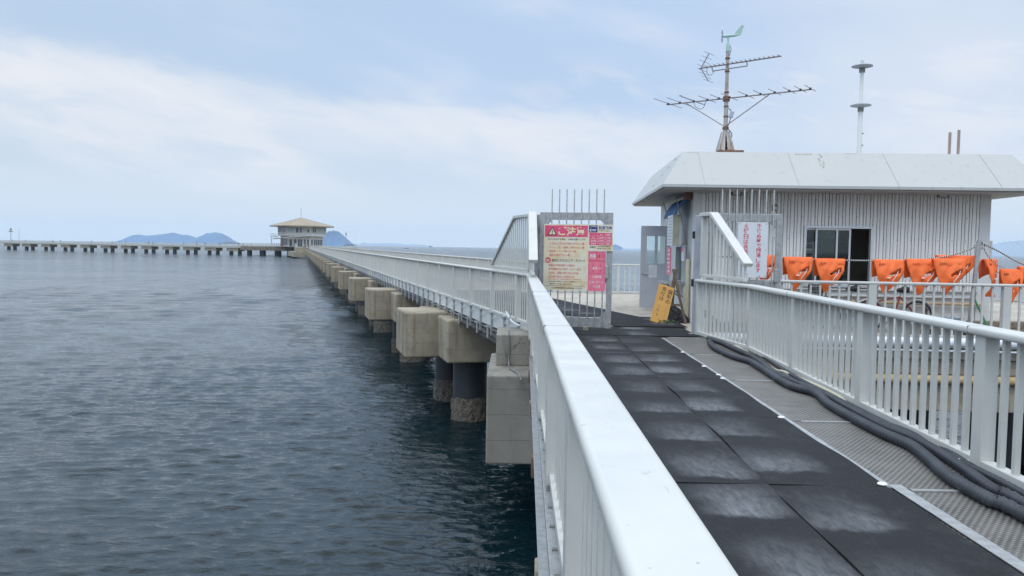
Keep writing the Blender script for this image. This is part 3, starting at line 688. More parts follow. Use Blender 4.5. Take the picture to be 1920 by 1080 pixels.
for k in range(25):
    s = 9.2 + 12.9 * k
    if s > 300: break
    cap = link('pile_cap', cap_me, pier, (0, s, 0)); add_bevel(cap, 0.06)
    bl = link('bumper_block', blk_me, cap); add_bevel(bl, 0.05)
    for (x, y) in ((0.62, -0.55), (0.62, 2.8), (3.3, -0.55), (3.3, 2.8)):
        link('pile', pile_me, cap, (x, y, 0)); c = link('oyster_crust', crust_me[k % 3], cap, (x, y, 0), rng.random() * 6)
ab = thing('abutment', 'stepped grey concrete block under the corner where bridge meets pier', 'abutment')
MB().prism([(-0.44, 14.5), (3.0, 14.5), (3.0, 17.6), (-0.44, 17.6)], -2.38, -0.72).build('lower_block', CONCG, ab, bevel=0.03)
MB().prism([(-0.30, 15.75), (2.8, 15.75), (2.8, 17.3), (-0.30, 17.3)], -0.72, -0.10).build('upper_block', CONCG, ab, bevel=0.02)
for x in (1.3, 2.4):
    o = link('pile', MB().lathe([(0.42, SEA - 0.3), (0.42, -2.35)], (0, 0, 0), 24).mesh('pile', PILE, True), ab, (x, 16.3, 0))
cb = MB().tube(smooth_path([(-0.02, 17.0, 0.22), (-0.06, 16.4, 0.05), (-0.05, 15.74, -0.04), (-0.03, 15.72, -0.35), (-0.04, 15.70, -0.66), (0.0, 15.2, -0.69), (0.14, 14.6, -0.69), (0.2, 14.2, -0.75)], 0.05), 0.015, 8).build('cable_conduit', STEELD, None, smooth=True)
tag(cb, 'thin grey conduit running down the stepped concrete abutment', 'conduit')
cb = MB().tube(smooth_path([(-0.12, 17.7, 0.20), (0.0, 17.2, 0.05), (0.16, 16.7, 0.0), (0.22, 16.4, 0.06)], 0.05), 0.02, 8).build('cable_conduit', PVC, None, smooth=True)
tag(cb, 'short white cable bend at the foot of the corner railing', 'conduit')

# ------------------------------------------------------------------ gate leaves
def gate_leaf(label, loc, rz, w=1.46, h=2.30, spikes=8):
    g = thing('gate_leaf', label, 'gate', loc, rz, 'two leaves of the spiked gate')
    mb = MB(); t = 0.11
    mb.box((t / 2, 0, h / 2), (t, 0.06, h)); mb.box((w - t / 2, 0, h / 2), (t, 0.06, h))
    mb.box((w / 2, 0, h - 0.075), (w - 2 * t, 0.05, 0.15)); mb.box((w / 2, 0, 0.11), (w - 2 * t, 0.05, 0.20)); mb.box((w / 2, 0, 0.95), (w - 2 * t, 0.045, 0.10))
    for sx, xx in ((1, t), (-1, w - t)):
        mb.slab([(xx, h - 0.152), (xx + sx * 0.14, h - 0.152), (xx, h - 0.29)], -0.02, 0.02)
        mb.slab([(xx, 0.212), (xx + sx * 0.14, 0.212), (xx, 0.35)], -0.02, 0.02)
    mb.build('frame', GALV, g, bevel=0.006)
    for i in range(spikes):
        x = 0.24 + i * (w - 0.42) / (spikes - 1)
        MB().lathe([(0.013, 0.05), (0.013, h + 0.44), (0.002, h + 0.47)], (x, -0.04, 0), 8).build('bar', GALV, g, smooth=True)
    MB().box((w - 0.10, -0.03, 1.12), (0.07, 0.09, 0.26)).build('lock', GALV, g, bevel=0.01)
    MB().box((w * 0.66, 0.0, -0.015), (0.11, 0.10, 0.10)).build('wheel_block', CONC, g, bevel=0.02)
    for z in (0.35, 1.9): MB().tube([(-0.02, 0, z - 0.07), (-0.02, 0, z + 0.07)], 0.025, 10).build('hinge', STEELD, g)
    return g
GL = Vector((0.55, 15.95, 0.07)); GRZ = math.atan2(-0.30, 1.42)
gate_leaf('galvanised gate leaf topped with spikes, carrying the yellowed warning board', GL, GRZ)
GR = Vector((3.78, 15.30, 0.07)); GRR = math.atan2(-0.06, 1.4)
gate_leaf('galvanised gate leaf topped with spikes, folded back in front of the hut', GR, GRR, w=1.40)
gp = thing('gate_post', 'grey steel gate post at the end of the right railing', 'post', (3.60, 15.38, 0))
MB().box((0, 0, 1.165), (0.13, 0.13, 2.33)).build('shaft', GREYP, gp, bevel=0.008)
MB().box((0.0, 0, 0.01), (0.24, 0.24, 0.02)).build('base_plate', GALV, gp)
for z in (1.02, 1.95): MB().box((-0.085, 0, z), (0.04, 0.05, 0.14)).build('hinge', DARK, gp)
MB().box((0.10, -0.10, 1.46), (0.09, 0.07, 0.16)).build('lock_box', STEELD, gp, bevel=0.005)
gp = thing('gate_post', 'grey steel gate post at the corner beside the warning board', 'post', (0.50, 16.12, 0))
MB().box((0, 0, 1.165), (0.10, 0.10, 2.33)).build('shaft', GREYP, gp, bevel=0.008)
for z in (1.15, 2.0): MB().box((0.06, -0.03, z), (0.04, 0.05, 0.14)).build('hinge', DARK, gp)

# ------------------------------------------------------------------ signs on the gate
def place_sign(name, label, origin, rz, dy, x, z, w, h, mat, t=0.006, edge=None, group=None):
    M_ = Matrix.Rotation(rz, 3, 'Z'); s = thing(name, label, 'sign', Vector(origin) + M_ @ Vector((x, dy, z)), rz, group)
    MB().box((w / 2, 0, h / 2), (w, t, h)).build('panel', mat, s)
    return s
FACE = -0.006
s = place_sign('warning_sign', 'yellowed warning board with a magenta heading and a triangle symbol on the gate', GL, GRZ, -0.065, 0.09, 0.74, 0.90, 1.32, CREAMS)
def patch(parent, name, x0, x1, z0, z1, mat, y=-0.0055): return MB().box(((x0 + x1) / 2, y, (z0 + z1) / 2), (x1 - x0, 0.002, z1 - z0)).build(name, mat, parent)
patch(s, 'heading_band', 0.02, 0.88, 1.07, 1.295, MAGENTA)
tri = MB().slab([(0.07, 1.10), (0.265, 1.10), (0.168, 1.265)], -0.0095, -0.0068).build('warning_triangle', BLACKT, s)
MB().slab([(0.098, 1.115), (0.238, 1.115), (0.168, 1.235)], -0.0115, -0.0098).build('triangle_face', YEL, tri)
lettering('exclamation_mark', [('!', 0.168, None, 1.122, 0.10, 0.022)], BLACKT, tri, -0.0125, 0.03)
lettering('lettering', [('ご注意', 0.56, None, 1.115, 0.16, 0.54)], YEL, s, -0.0085, 0.035)
lettering('lettering', [('以下に該当する場合、入場をお断りします', None, 0.08, 1.005, 0.036, 0.76),
                          ('絶対に行わないでください!!', None, 0.175, 0.575, 0.056, 0.66),
                          ('※上記注意の不履行により生じた事故等について', None, 0.10, 0.165, 0.026, 0.66),
                          ('管理者は一切の責任を負いません。', None, 0.125, 0.115, 0.026, 0.46),
                          ('ひびき灘漁業協同組合(指定管理者)・北九州市', None, 0.17, 0.035, 0.030, 0.62)], BLACKT, s, -0.0045, 0.012)
lettering('lettering', [('小学生以下のお子様のみでの入場', None, 0.115, 0.915, 0.046, 0.70), ('ペット（犬・猫等）同伴での入場', None, 0.115, 0.838, 0.046, 0.70),
                        ('自転車・バイク等での入場', None, 0.115, 0.762, 0.046, 0.53), ('酒気を帯びての入場', None, 0.115, 0.686, 0.046, 0.41),
                        ('節度ある基本姿勢での魚釣り', None, 0.105, 0.480, 0.046, 0.53), ('許可範囲以外の投げ・ルアー釣り', None, 0.105, 0.405, 0.046, 0.65),
                        ('その他、周囲に危険の及ぶ行為', None, 0.105, 0.328, 0.046, 0.60), ('安全柵や橋からの飛び込み', None, 0.105, 0.252, 0.046, 0.53),
                        ('(施設の周辺には、魚道や岩場があり大変危険です)', None, 0.10, 0.212, 0.024, 0.68)], REDTF, s, -0.0045, 0.012)
patch(s, 'rule', 0.06, 0.84, 0.086, 0.090, BLACKT, -0.005)
bd = MB().slab([(0.09 + 0.058 * math.cos(i * math.pi / 12), 0.60 + 0.058 * math.sin(i * math.pi / 12)) for i in range(24)], -0.0055, -0.0035).build('danger_badge', REDT, s)
lettering('badge_text', [('危険', 0.09, None, 0.575, 0.05, 0.085)], WHT, bd, -0.0065, 0.02)

s = place_sign('price_sign', 'small price table sign with a navy emblem at the top corner of the gate', GL, GRZ, -0.072, 0.972, 1.54, 0.50, 0.52, CREAMS)
patch(s, 'emblem', 0.02, 0.19, 0.365, 0.50, NAVY)
em = MB()
em.tube([(0.05, -0.0085, 0.46), (0.09, -0.0085, 0.482), (0.14, -0.0085, 0.478), (0.17, -0.0085, 0.462)], 0.004, 5); em.bar((0.045, -0.0085, 0.38), (0.045, -0.0085, 0.43), 0.006, 0.012, (1, 0, 0)); em.bar((0.047, -0.0085, 0.405), (0.075, -0.0085, 0.43), 0.004, 0.01, (1, 0, 0)); em.bar((0.047, -0.0085, 0.405), (0.075, -0.0085, 0.38), 0.004, 0.01, (1, 0, 0))
for z in (0.395, 0.42): em.box((0.125, -0.0085, z), (0.075, 0.002, 0.012))
em.build('emblem_mark', WHT, s)
lettering('lettering', [('利用料金', 0.345, None, 0.425, 0.07, 0.27)], NAVY, s, -0.0045, 0.03)
patch(s, 'table', 0.03, 0.475, 0.115, 0.355, MAGENTA)
mb = MB()
for z in (0.175, 0.235, 0.295): mb.box((0.2525, -0.0078, z), (0.445, 0.002, 0.005))
for x in (0.20, 0.345): mb.box((x, -0.0078, 0.235), (0.005, 0.002, 0.24))
mb.build('table_lines', CREAMS, s)
lettering('lettering', [('大人', 0.115, None, 0.245, 0.035, 0.06), ('小中学生', 0.115, None, 0.185, 0.033, 0.12), ('見学者', 0.115, None, 0.128, 0.033, 0.10), ('大人', 0.27, None, 0.308, 0.03, 0.06), ('回数券', 0.41, None, 0.308, 0.03, 0.08),
                         ('1,000円', 0.27, None, 0.248, 0.03, 0.11), ('10回', 0.41, None, 0.248, 0.03, 0.08), ('500円', 0.27, None, 0.188, 0.03, 0.09), ('10回', 0.41, None, 0.188, 0.03, 0.08), ('100円', 0.27, None, 0.128, 0.03, 0.09), ('無料', 0.41, None, 0.128, 0.03, 0.08)], WHT, s, -0.0068, 0.012)
lettering('lettering', [('休業日', 0.10, None, 0.055, 0.04, 0.12), ('毎週火曜日(祝日の場合翌日)', None, 0.18, 0.078, 0.026, 0.28), ('年末年始(12月29日〜1月3日)', None, 0.18, 0.035, 0.026, 0.28), ('ご利用の方は窓口で', None, 0.21, 0.385, 0.022, 0.24)], BLACKT, s, -0.0045, 0.012)

s = place_sign('pink_poster', 'pink poster with white writing under the price table sign', GL, GRZ, -0.067, 0.99, 0.74, 0.345, 0.79, PINKS)
mb = MB()
for (x0, x1, z0, z1) in ((0.015, 0.165, 0.61, 0.775), (0.175, 0.33, 0.61, 0.775), (0.015, 0.33, 0.35, 0.595)):
    mb.box(((x0 + x1) / 2, -0.005, z0), (x1 - x0, 0.002, 0.006)); mb.box(((x0 + x1) / 2, -0.005, z1), (x1 - x0, 0.002, 0.006))
    mb.box((x0, -0.005, (z0 + z1) / 2), (0.006, 0.002, z1 - z0)); mb.box((x1, -0.005, (z0 + z1) / 2), (0.006, 0.002, z1 - z0))
mb.build('ruled_boxes', REDT, s)
lettering('lettering', [('釣果', 0.09, None, 0.66, 0.08, 0.12), ('4月〜', 0.17, None, 0.43, 0.06, 0.16), ('入場時間', 0.175, None, 0.265, 0.045, 0.18), ('この コーン', 0.17, None, 0.16, 0.055, 0.29), ('▸12月', 0.17, None, 0.07, 0.055, 0.14)], WHT, s, -0.0045, 0.01)
lettering('lettering', [('本日', 0.25, None, 0.66, 0.085, 0.13), ('↓', 0.10, None, 0.49, 0.09, 0.03), ('↓', 0.25, None, 0.49, 0.09, 0.03), ('↓', 0.10, None, 0.38, 0.07, 0.03), ('↓', 0.25, None, 0.38, 0.07, 0.03)], REDT, s, -0.0045, 0.02)

s = place_sign('closing_time_sign', 'white sign with two red columns of vertical writing on the folded gate leaf', GR, GRR, -0.065, 0.55, 1.08, 0.565, 1.06, PAPER)
def column(text, x, ztop, pitch, size): return [(ch, (x + 0.028 if ch == '。' else x), None, ztop - pitch * (i + 1) + 0.012, size, (None if ch == '。' else size * 0.98)) for i, ch in enumerate(text)]
lettering('lettering', column('午後6時で閉場します。', 0.40, 1.035, 0.0945, 0.088) + column('火曜日は休業日です。', 0.155, 1.035, 0.100, 0.092), REDT, s, -0.0045, 0.018)
mb = MB()
for x in (0.03, 0.535):
    for z in (0.03, 0.53, 1.03): mb.box((x, -0.006, z), (0.014, 0.008, 0.014))
mb.build('screw', STEELD, s)

# ------------------------------------------------------------------ hut
hut = thing('ticket_hut', 'low hut with pale ribbed cladding and a broad sloping white roof edge', 'hut', HO, HRZ)
HW, HD, HH = 6.42, 5.8, 3.08
def ribbed(mb, u0, u1, z0, z1, v, pitch=0.148, deep=0.045):
    n = max(1, round((u1 - u0) / pitch)); p = (u1 - u0) / n; pr = []
    for i in range(n):
        b = u0 + i * p; pr += [(b, v - deep), (b + p * 0.48, v - deep), (b + p * 0.50, v), (b + p * 0.58, v), (b + p * 0.61, v - deep), (b + p * 0.90, v - deep), (b + p * 0.92, v), (b + p * 0.985, v)]
    pr.append((u1, v - deep)); n = len(pr)
    vs = [(x, y, z0) for x, y in pr] + [(x, y, z1) for x, y in pr]
    mb.add(vs, [(i, i + 1, n + i + 1, n + i) for i in range(n - 1)])
    mb.add([(u0, v + 0.03, z0), (u1, v + 0.03, z0), (u1, v + 0.03, z1), (u0, v + 0.03, z1)], [(0, 3, 2, 1)])
WU0, WU1, WZ0, WZ1 = 2.42, 3.92, 0.88, 2.24
mb = MB()
ribbed(mb, 0.16, WU0, 0.86, HH, 0); ribbed(mb, WU1, HW - 0.22, 0.86, HH, 0); ribbed(mb, WU0, WU1, WZ1, HH, 0); 
mb.build('front_cladding', CABIN, hut)
mb = MB()
for i in range(22):
    x = 0.3 + i * 0.296
    for z in (1.25, 1.95, 2.45, 2.82):
        if x > HW - 0.25 or (WU0 - 0.05 < x < WU1 + 0.05 and z < WZ1 + 0.05): continue
        mb.box((x + 0.0, -0.048, z), (0.014, 0.008, 0.014))
mb.build('screw', DARK, hut)
for x, w in ((0.07, 0.20), (HW - 0.10, 0.24)): MB().box((x, 0.02, HH / 2), (w, 0.12, HH)).build('corner_trim', TRIM, hut, bevel=0.01)
mb = MB(); mb.box((HW / 2, 0.03, 0.42), (HW - 0.45, 0.10, 0.84)); mb.build('plinth', TRIM, hut)
mb = MB(); mb.box((HW / 2, -0.04, 0.84), (HW - 0.42, 0.10, 0.035)); mb.box((HW / 2 + 0.8, -0.05, 0.70), (HW - 2.2, 0.08, 0.03)); mb.build('ledge', TRIM, hut, bevel=0.004)
MB().tube([(2.9, -0.12, 0.56), (HW - 0.1, -0.12, 0.56)], 0.035, 10).build('wall_pipe', TANP, hut, smooth=True)
mb = MB()
for x in (4.05, 5.15): mb.box((x, -0.03, 0.30), (0.05, 0.03, 0.5))
mb.build('rust_stain_bracket', RUST, hut)
# side walls and back (left wall carries a door opening near its far end)
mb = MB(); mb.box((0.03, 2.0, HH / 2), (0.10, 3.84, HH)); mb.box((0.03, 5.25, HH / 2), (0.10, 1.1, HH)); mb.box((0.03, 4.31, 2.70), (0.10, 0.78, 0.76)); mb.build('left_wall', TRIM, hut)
MB().box((HW - 0.03, HD / 2 + 0.05, HH / 2), (0.10, HD - 0.1, HH)).build('right_wall', CABIN, hut)
MB().box((HW / 2, HD - 0.05, HH / 2), (HW - 0.2, 0.10, HH)).build('back_wall', CABIN, hut)
mb = MB(); mb.box((3.3, 2.6, 1.5), (6.1, 0.06, 3.0)); mb.box((1.4, 1.3, 1.5), (0.06, 2.5, 3.0)); mb.box((5.6, 1.3, 1.5), (0.06, 2.5, 3.0)); mb.box((3.5, 1.35, 0.05), (4.2, 2.4, 0.08)); mb.box((3.5, 1.35, 2.75), (4.2, 2.4, 0.05)); mb.build('room_lining', ROOM, hut)
MB().box((3.95, 2.55, 1.05), (0.75, 0.04, 1.95)).build('inner_door', DARK, hut)
MB().box((3.05, 2.5, 1.75), (1.1, 0.05, 0.55)).build('wall_picture', material('dim_wall_picture', (0.10, 0.22, 0.28), 0.7, var=(5, (0.20, 0.24, 0.20), 0.9)), hut)
# roof: flat top inside a sloping fascia
e0 = [(-0.83, -0.9), (7.22, -0.9), (7.22, HD + 0.55), (-0.83, HD + 0.55)]; e1 = [(-0.33, -0.25), (6.70, -0.25), (6.70, HD - 0.1), (-0.33, HD - 0.1)]
mb = MB(); vs = [(x, y, 3.0) for x, y in e0] + [(x, y, 3.06) for x, y in e0] + [(x, y, 3.83) for x, y in e1]
fs = []
for i in range(4):
    j = (i + 1) % 4; fs += [(i, j, 4 + j, 4 + i), (4 + i, 4 + j, 8 + j, 8 + i)]
fs += [(8, 9, 10, 11), (0, 3, 2, 1)]
roof = mb.add(vs, fs).build('roof', FASCIA, hut)
MB().prism([(-0.78, -0.85), (7.17, -0.85), (7.17, HD + 0.5), (-0.78, HD + 0.5)], 2.965, 2.998).build('soffit', SOFFIT, roof)
mb = MB()
def fascia_pt(u, t): return Vector((u, -0.9 + 0.65 * t, 3.06 + 0.77 * t))
for ub, ut in ((0.06, 0.0), (2.03, 1.95), (4.1, 3.98), (6.2, 6.02)):
    a, b = fascia_pt(ub, 0.0), fascia_pt(ut, 1.0); nrm = Vector((0, -0.77, 0.65)).normalized() * 0.003
    mb.bar(a + nrm, b + nrm, 0.008, 0.006, (0, -0.77, 0.65))
mb.build('panel_seam', GALV, roof)
pk = MB(); g = random.Random(11)
def blot(u, t, ru, rt_):
    k = 9; nrm = Vector((0, -0.77, 0.65)).normalized() * 0.004
    P_ = [fascia_pt(u + ru * g.uniform(0.5, 1) * math.cos(6.283 * i / k), min(1, t + rt_ * g.uniform(0.5, 1) * math.sin(6.283 * i / k))) + nrm for i in range(k)]
    pk.add(P_, [tuple(range(k))])
for i in range(14): blot(2.62 + g.uniform(-0.05, 0.06), 0.95 - i * 0.030, 0.028, 0.018)
for i in range(5): blot(2.13 + 0.075 * i, 0.95, 0.03, 0.028)
for i in range(4): blot(-0.2 + 0.06 * i, 0.985, 0.04, 0.006)
blot(5.0, 0.65, 0.012, 0.008); blot(1.1, 0.6, 0.008, 0.006)
for i in range(3): blot(3.2 + i * 0.1, 0.985, 0.05, 0.006)
pk.build('paint_stain', PEEL, roof)
pk = MB()
for t in (0.9, 0.7, 0.5, 0.22):
    nrm = Vector((-0.84, 0, 0.54)) * 0.004
    for q_ in range(3):
        y = 0.3 + (1 - t) * 1.8 + q_ * 0.12; P_ = []
        for i in range(8): P_.append(Vector((-0.83 + 0.5 * (t + 0.03 * g.uniform(.5, 1) * math.sin(i * .785)), y + 0.1 * g.uniform(.5, 1) * math.cos(i * .785), 3.06 + 0.77 * (t + 0.03 * math.sin(i * .785)))) + nrm)
        pk.add(P_, [tuple(range(8))])
pk.build('paint_stain', PEEL, roof)
for u, z, w, h in ((0.91, 2.96, 0.24, 0.13), (1.76, 2.63, 0.10, 0.14), (5.38, 2.97, 0.24, 0.15)):
    fx = MB().box((u, -0.05, z), (w, 0.08, h)).build('wall_light', RUST if u < 5 else STEELD, hut, bevel=0.01)
    MB().box((u, -0.095, z - 0.01), (w * 0.7, 0.02, h * 0.6)).build('lens', TRIM, fx, bevel=0.005)
# sliding window, right third open
wd = MB(); fw_ = 0.05
for x in (WU0 + fw_ / 2, WU1 - fw_ / 2): wd.box((x, -0.02, (WZ0 + WZ1) / 2), (fw_, 0.12, WZ1 - WZ0))
wd.box(((WU0 + WU1) / 2, -0.02, WZ1 - fw_ / 2), (WU1 - WU0 - 2 * fw_, 0.12, fw_)); wd.box(((WU0 + WU1) / 2, -0.03, WZ0 + 0.03), (WU1 - WU0 - 2 * fw_, 0.16, 0.06))
win = wd.build('window', ALU, hut, bevel=0.004)
def sash(x0, x1, y, mulls=()):
    m_ = MB(); z0, z1 = WZ0 + 0.06, WZ1 - fw_
    for x in (x0 + 0.02, x1 - 0.02) + tuple(mulls): m_.box((x, y, (z0 + z1) / 2), (0.04, 0.03, z1 - z0))
    m_.box(((x0 + x1) / 2, y, z1 - 0.02), (x1 - x0, 0.028, 0.04)); m_.box(((x0 + x1) / 2, y, z0 + 0.03), (x1 - x0, 0.028, 0.06))
    m_.build('sash', ALU, win, bevel=0.003)
    MB().box(((x0 + x1) / 2, y + 0.004, (z0 + z1) / 2), (x1 - x0 - 0.06, 0.005, z1 - z0 - 0.1)).build('pane', GLASS, win)
sash(2.68, 3.45, -0.03, (3.15,)); sash(2.46, 3.18, 0.02)
sh = MB()
for z in (1.25, 1.45, 1.65, 1.85): sh.box((2.6, 0.45, z), (0.34, 0.25, 0.015))
for x in (2.44, 2.76): sh.box((x, 0.45, 1.4), (0.02, 0.25, 1.0))
sh.build('paper_rack', WHT, hut)
mb = MB()
for z in (1.28, 1.47, 1.68): mb.box((2.6, 0.40, z + 0.03), (0.25, 0.2, 0.05))
mb.build('paper_stack', PAPER, hut)
# left wall: door standing open, awning, boards, service hatch
dr = MB(); dw, dh = 0.80, 2.24; y0 = 3.75
dr_frame = MB(); 
def dbox(mb, x0, x1, z0, z1, t=0.04): mb.box(((x0 + x1) / 2, y0, (z0 + z1) / 2), (x1 - x0, t, z1 - z0))
dbox(dr, -0.80, -0.02, 0.06, 1.28); dbox(dr, -0.80, -0.02, 2.02, dh + 0.06); dbox(dr, -0.80, -0.64, 1.28, 2.02); dbox(dr, -0.14, -0.02, 1.28, 2.02); dbox(dr, -0.42, -0.34, 1.28, 2.02, 0.02)
door = dr.build('door', DOORP, hut)
MB().box((-0.39, y0, 1.65), (0.5, 0.006, 0.74)).build('pane', GLASS, door)
MB().tube([(-0.735, y0 - 0.05, 1.0), (-0.60, y0 - 0.06, 0.99)], 0.016, 8).build('handle', GALV, door, smooth=True)
MB().lathe([(0.03, -0.01), (0.03, 0.01)], (-0.73, y0 - 0.025, 1.0), 12).build('lock_plate', STEELD, door)
nt_ = MB().box((-0.46, y0 - 0.024, 1.06), (0.22, 0.004, 0.34)).build('notice', PAPER, door)
lettering('lettering', [('おしらせ', -0.46, None, 1.17, 0.03, 0.13)] + [('御用の方は窓口まで', None, -0.55, 1.12 - i * 0.04, 0.018, 0.17 - 0.02 * (i % 2)) for i in range(5)], NAVY, nt_, y0 - 0.028)
aw = MB(); n = 10
vs = []
for i in range(n + 1):
    for j in range(5):
        v = 0.35 + 2.1 * i / n; t = j / 4
        vs.append((-0.05 - 0.30 * math.sin(t * 1.5) - 0.02 * math.sin(i * 2.1), v, 2.86 - 0.40 * t ** 1.2 - 0.03 * math.sin(i * 1.7 + j)))
aw.add(vs, [(i * 5 + j, (i + 1) * 5 + j, (i + 1) * 5 + j + 1, i * 5 + j + 1) for i in range(n) for j in range(4)])
awn = aw.build('awning', BLUEC, hut, smooth=True); sm = awn.modifiers.new('thick', 'SOLIDIFY'); sm.thickness = 0.01
mb = MB(); mb.tube([(-0.38, 0.3, 2.88), (-0.38, 2.5, 2.88)], 0.018, 8); mb.tube([(0, 0.35, 2.95), (-0.38, 0.35, 2.88)], 0.014, 6); mb.tube([(-0.38, 0.32, 2.88), (-0.22, 0.30, 2.3), (-0.10, 0.28, 1.78)], 0.013, 6); mb.tube([(-0.38, 2.45, 2.88), (-0.25, 2.45, 2.4), (-0.04, 2.45, 1.9)], 0.013, 6); mb.build('awning_arm', STEELD, awn, smooth=True)
MB().box((-0.12, 0.22, 2.90), (0.16, 0.22, 0.18)).build('awning_motor', RUST, awn, bevel=0.02)
bd = MB().box((-0.36, 1.15, 2.12), (0.03, 0.95, 0.72)).build('notice_board', PAPER, hut)
MB().box((-0.30, 0.66, 2.12), (0.16, 0.03, 0.72)).build('board_side', CREAM, bd)
mb = MB(); g = random.Random(5)
for r_ in range(9): mb.box((-0.377, 1.15 - g.uniform(0, 0.08), 2.41 - r_ * 0.072), (0.002, 0.80 - g.uniform(0, 0.25), 0.022))
mb.build('lettering', BLUEG, bd)
p_ = MB().box((-0.36, 1.3, 1.38), (0.02, 0.55, 0.66)).build('pink_poster', PINKS, hut)
mb = MB()
for r_ in range(6): mb.box((-0.372, 1.3 + g.uniform(-0.05, 0.05), 1.64 - r_ * 0.1), (0.002, 0.38 - g.uniform(0, 0.15), 0.03))
mb.build('lettering', WHT, p_)
hw = MB(); hw.box((-0.08, 0.80, 1.33), (0.10, 0.05, 0.86)); hw.box((-0.08, 1.85, 1.33), (0.10, 0.05, 0.86)); hw.box((-0.08, 1.32, 1.755), (0.10, 1.0, 0.05))
hatch = hw.build('service_hatch', ALU, hut, bevel=0.004)
MB().box((-0.035, 1.32, 1.32), (0.02, 1.0, 0.82)).build('pane', GLASS, hatch)
MB().box((-0.28, 1.45, 0.86), (0.46, 1.5, 0.04)).build('counter', GALV, hatch, bevel=0.006)
mb = MB(); mb.bar((-0.45, 0.9, 0.84), (-0.02, 0.9, 0.50), 0.03, 0.03); mb.bar((-0.45, 2.0, 0.84), (-0.02, 2.0, 0.50), 0.03, 0.03); mb.build('counter_bracket', STEELD, hatch)
sn = MB().box((-0.16, 0.45, 1.55), (0.02, 0.34, 0.30)).build('small_notice', PAPER, hut)
MB().box((-0.172, 0.45, 1.66), (0.004, 0.34, 0.08)).build('notice_heading', PINKS, sn)
mb = MB()
for (v, z0, z1, r_) in ((0.18, 0.0, 1.45, 0.05), (0.36, 0.0, 0.84, 0.045), (0.62, 0.0, 0.78, 0.03)): mb.tube([(-0.08, v, z0), (-0.08, v, z1)], r_, 10)
mb.build('down_pipe', CREAM, hut, smooth=True)
MB().box((-0.05, 3.3, 2.35), (0.10, 0.12, 0.22)).build('meter_box', WHT, hut, bevel=0.01)
MB().box((HW + 0.10, 0.35, 1.0), (0.22, 0.3, 1.95)).build('side_locker', TRIM, hut, bevel=0.01)

# ------------------------------------------------------------------ things on the hut roof
def boom_frame(a, b):
    d = (b - a).normalized(); side = d.cross(Vector((0, 0, 1))).normalized(); return d, side
ant = thing('antenna_mast', 'rust stained mast on the hut roof carrying two aerials and a wind vane', 'antenna mast', hut_pt(1.08, 2.2, 3.83), HRZ)
MB().box((0.12, 0.1, 0.165), (0.62, 0.62, 0.33)).build('plinth', RUST, ant, bevel=0.02)
mb = MB()
for sx in (-1, 1):
    for sy_ in (-1, 1): mb.bar((0.17 * sx, 0.17 * sy_, 0.33), (0.06 * sx, 0.06 * sy_, 0.80), 0.05, 0.05)
for sx in (-1, 1):
    mb.add([(0.17 * sx, -0.16, 0.34), (0.17 * sx, 0.16, 0.34), (0.06 * sx, 0.05, 0.79), (0.06 * sx, -0.05, 0.79)], [(0, 1, 2, 3)])
    mb.add([(-0.16, 0.17 * sx, 0.34), (-0.03, 0.17 * sx, 0.34), (-0.01, 0.06 * sx, 0.79), (-0.05, 0.06 * sx, 0.79)], [(0, 1, 2, 3)])
    mb.add([(0.03, 0.17 * sx, 0.34), (0.16, 0.17 * sx, 0.34), (0.05, 0.06 * sx, 0.79), (0.01, 0.06 * sx, 0.79)], [(0, 1, 2, 3)])
mb.build('pyramid_base', MASTG, ant)
MB().lathe([(0.055, 0.7), (0.052, 1.7), (0.045, 1.75), (0.042, 2.78)], (0, 0, 0), 14).build('pole', MASTG, ant, smooth=True)
mb = MB()
for z in (0.9, 1.18, 1.43, 1.78, 2.30, 2.62): mb.lathe([(0.06, z - 0.02), (0.062, z), (0.06, z + 0.02)], (0, 0, 0), 12)
mb.lathe([(0.085, 1.56), (0.085, 1.68)], (0, 0, 0), 10); mb.lathe([(0.08, 0.86), (0.08, 0.92)], (0, 0, 0), 10)
mb.build('clamp', RUST, ant)
def aerial(name, label, z, ang, L0, L1, els, r, extra=None):
    o = thing(name, label, 'aerial', hut_pt(1.08, 2.2, 3.83 + z), HRZ + ang)
    MB().bar((-L0, -0.07, 0), (L1, -0.07, 0), 0.032, 0.032).build('boom', ANT, o, bevel=0.004)
    for x, ln, off in els:
        e = MB().tube([(x, -ln + off - 0.07, 0.035), (x, ln + off - 0.07, 0.035)], r, 6).build('element', ANT, o)
        k_ = 0.05 if r > 0.007 else 0.022; MB().box((x, -0.07, 0.025), (k_, 0.05, k_)).build('element_clip', RUBBERB if r > 0.007 else ANT, o)
    return o
vang = math.atan2(-2.3, 3.4)
SA = 0.87
va = aerial('long_aerial', 'long aerial with widely spaced rods on the lower half of the mast', 1.62, vang, 1.85, 2.42,
       [(-1.80, 0.95, 0.0), (-1.42, 0.85, 0), (-0.98, 0.80, 0), (-0.55, 0.62, 0), (-0.2, 0.62, 0), (0.12, 0.6, 0), (0.62, 0.6, 0), (1.02, 0.55, 0), (1.42, 0.52, 0), (1.82, 0.5, 0), (2.12, 0.5, 0), (2.38, 0.48, 0)], 0.009)
mb = MB(); mb.tube([(-0.98, -0.87, 0.06), (-1.06, -0.87, 0.06), (-1.06, 0.73, 0.06), (-0.98, 0.73, 0.06)], 0.009, 6); mb.build('folded_dipole', ANT, va)
MB().tube(smooth_path([(-0.98, -0.07, 0), (-0.90, -0.07, -0.16), (-0.70, -0.07, -0.22), (-0.58, -0.07, 0.0)], 0.03), 0.007, 6).build('feed_cable', BLACKH, va)
for x in (-1.22, 1.28): MB().tube([(x, -0.07, -0.01), (0, -0.06, -0.80)], 0.014, 6).build('stay', ANT, va)
uang = math.atan2(-1.45, 1.85)
va.scale = (SA, SA, SA)
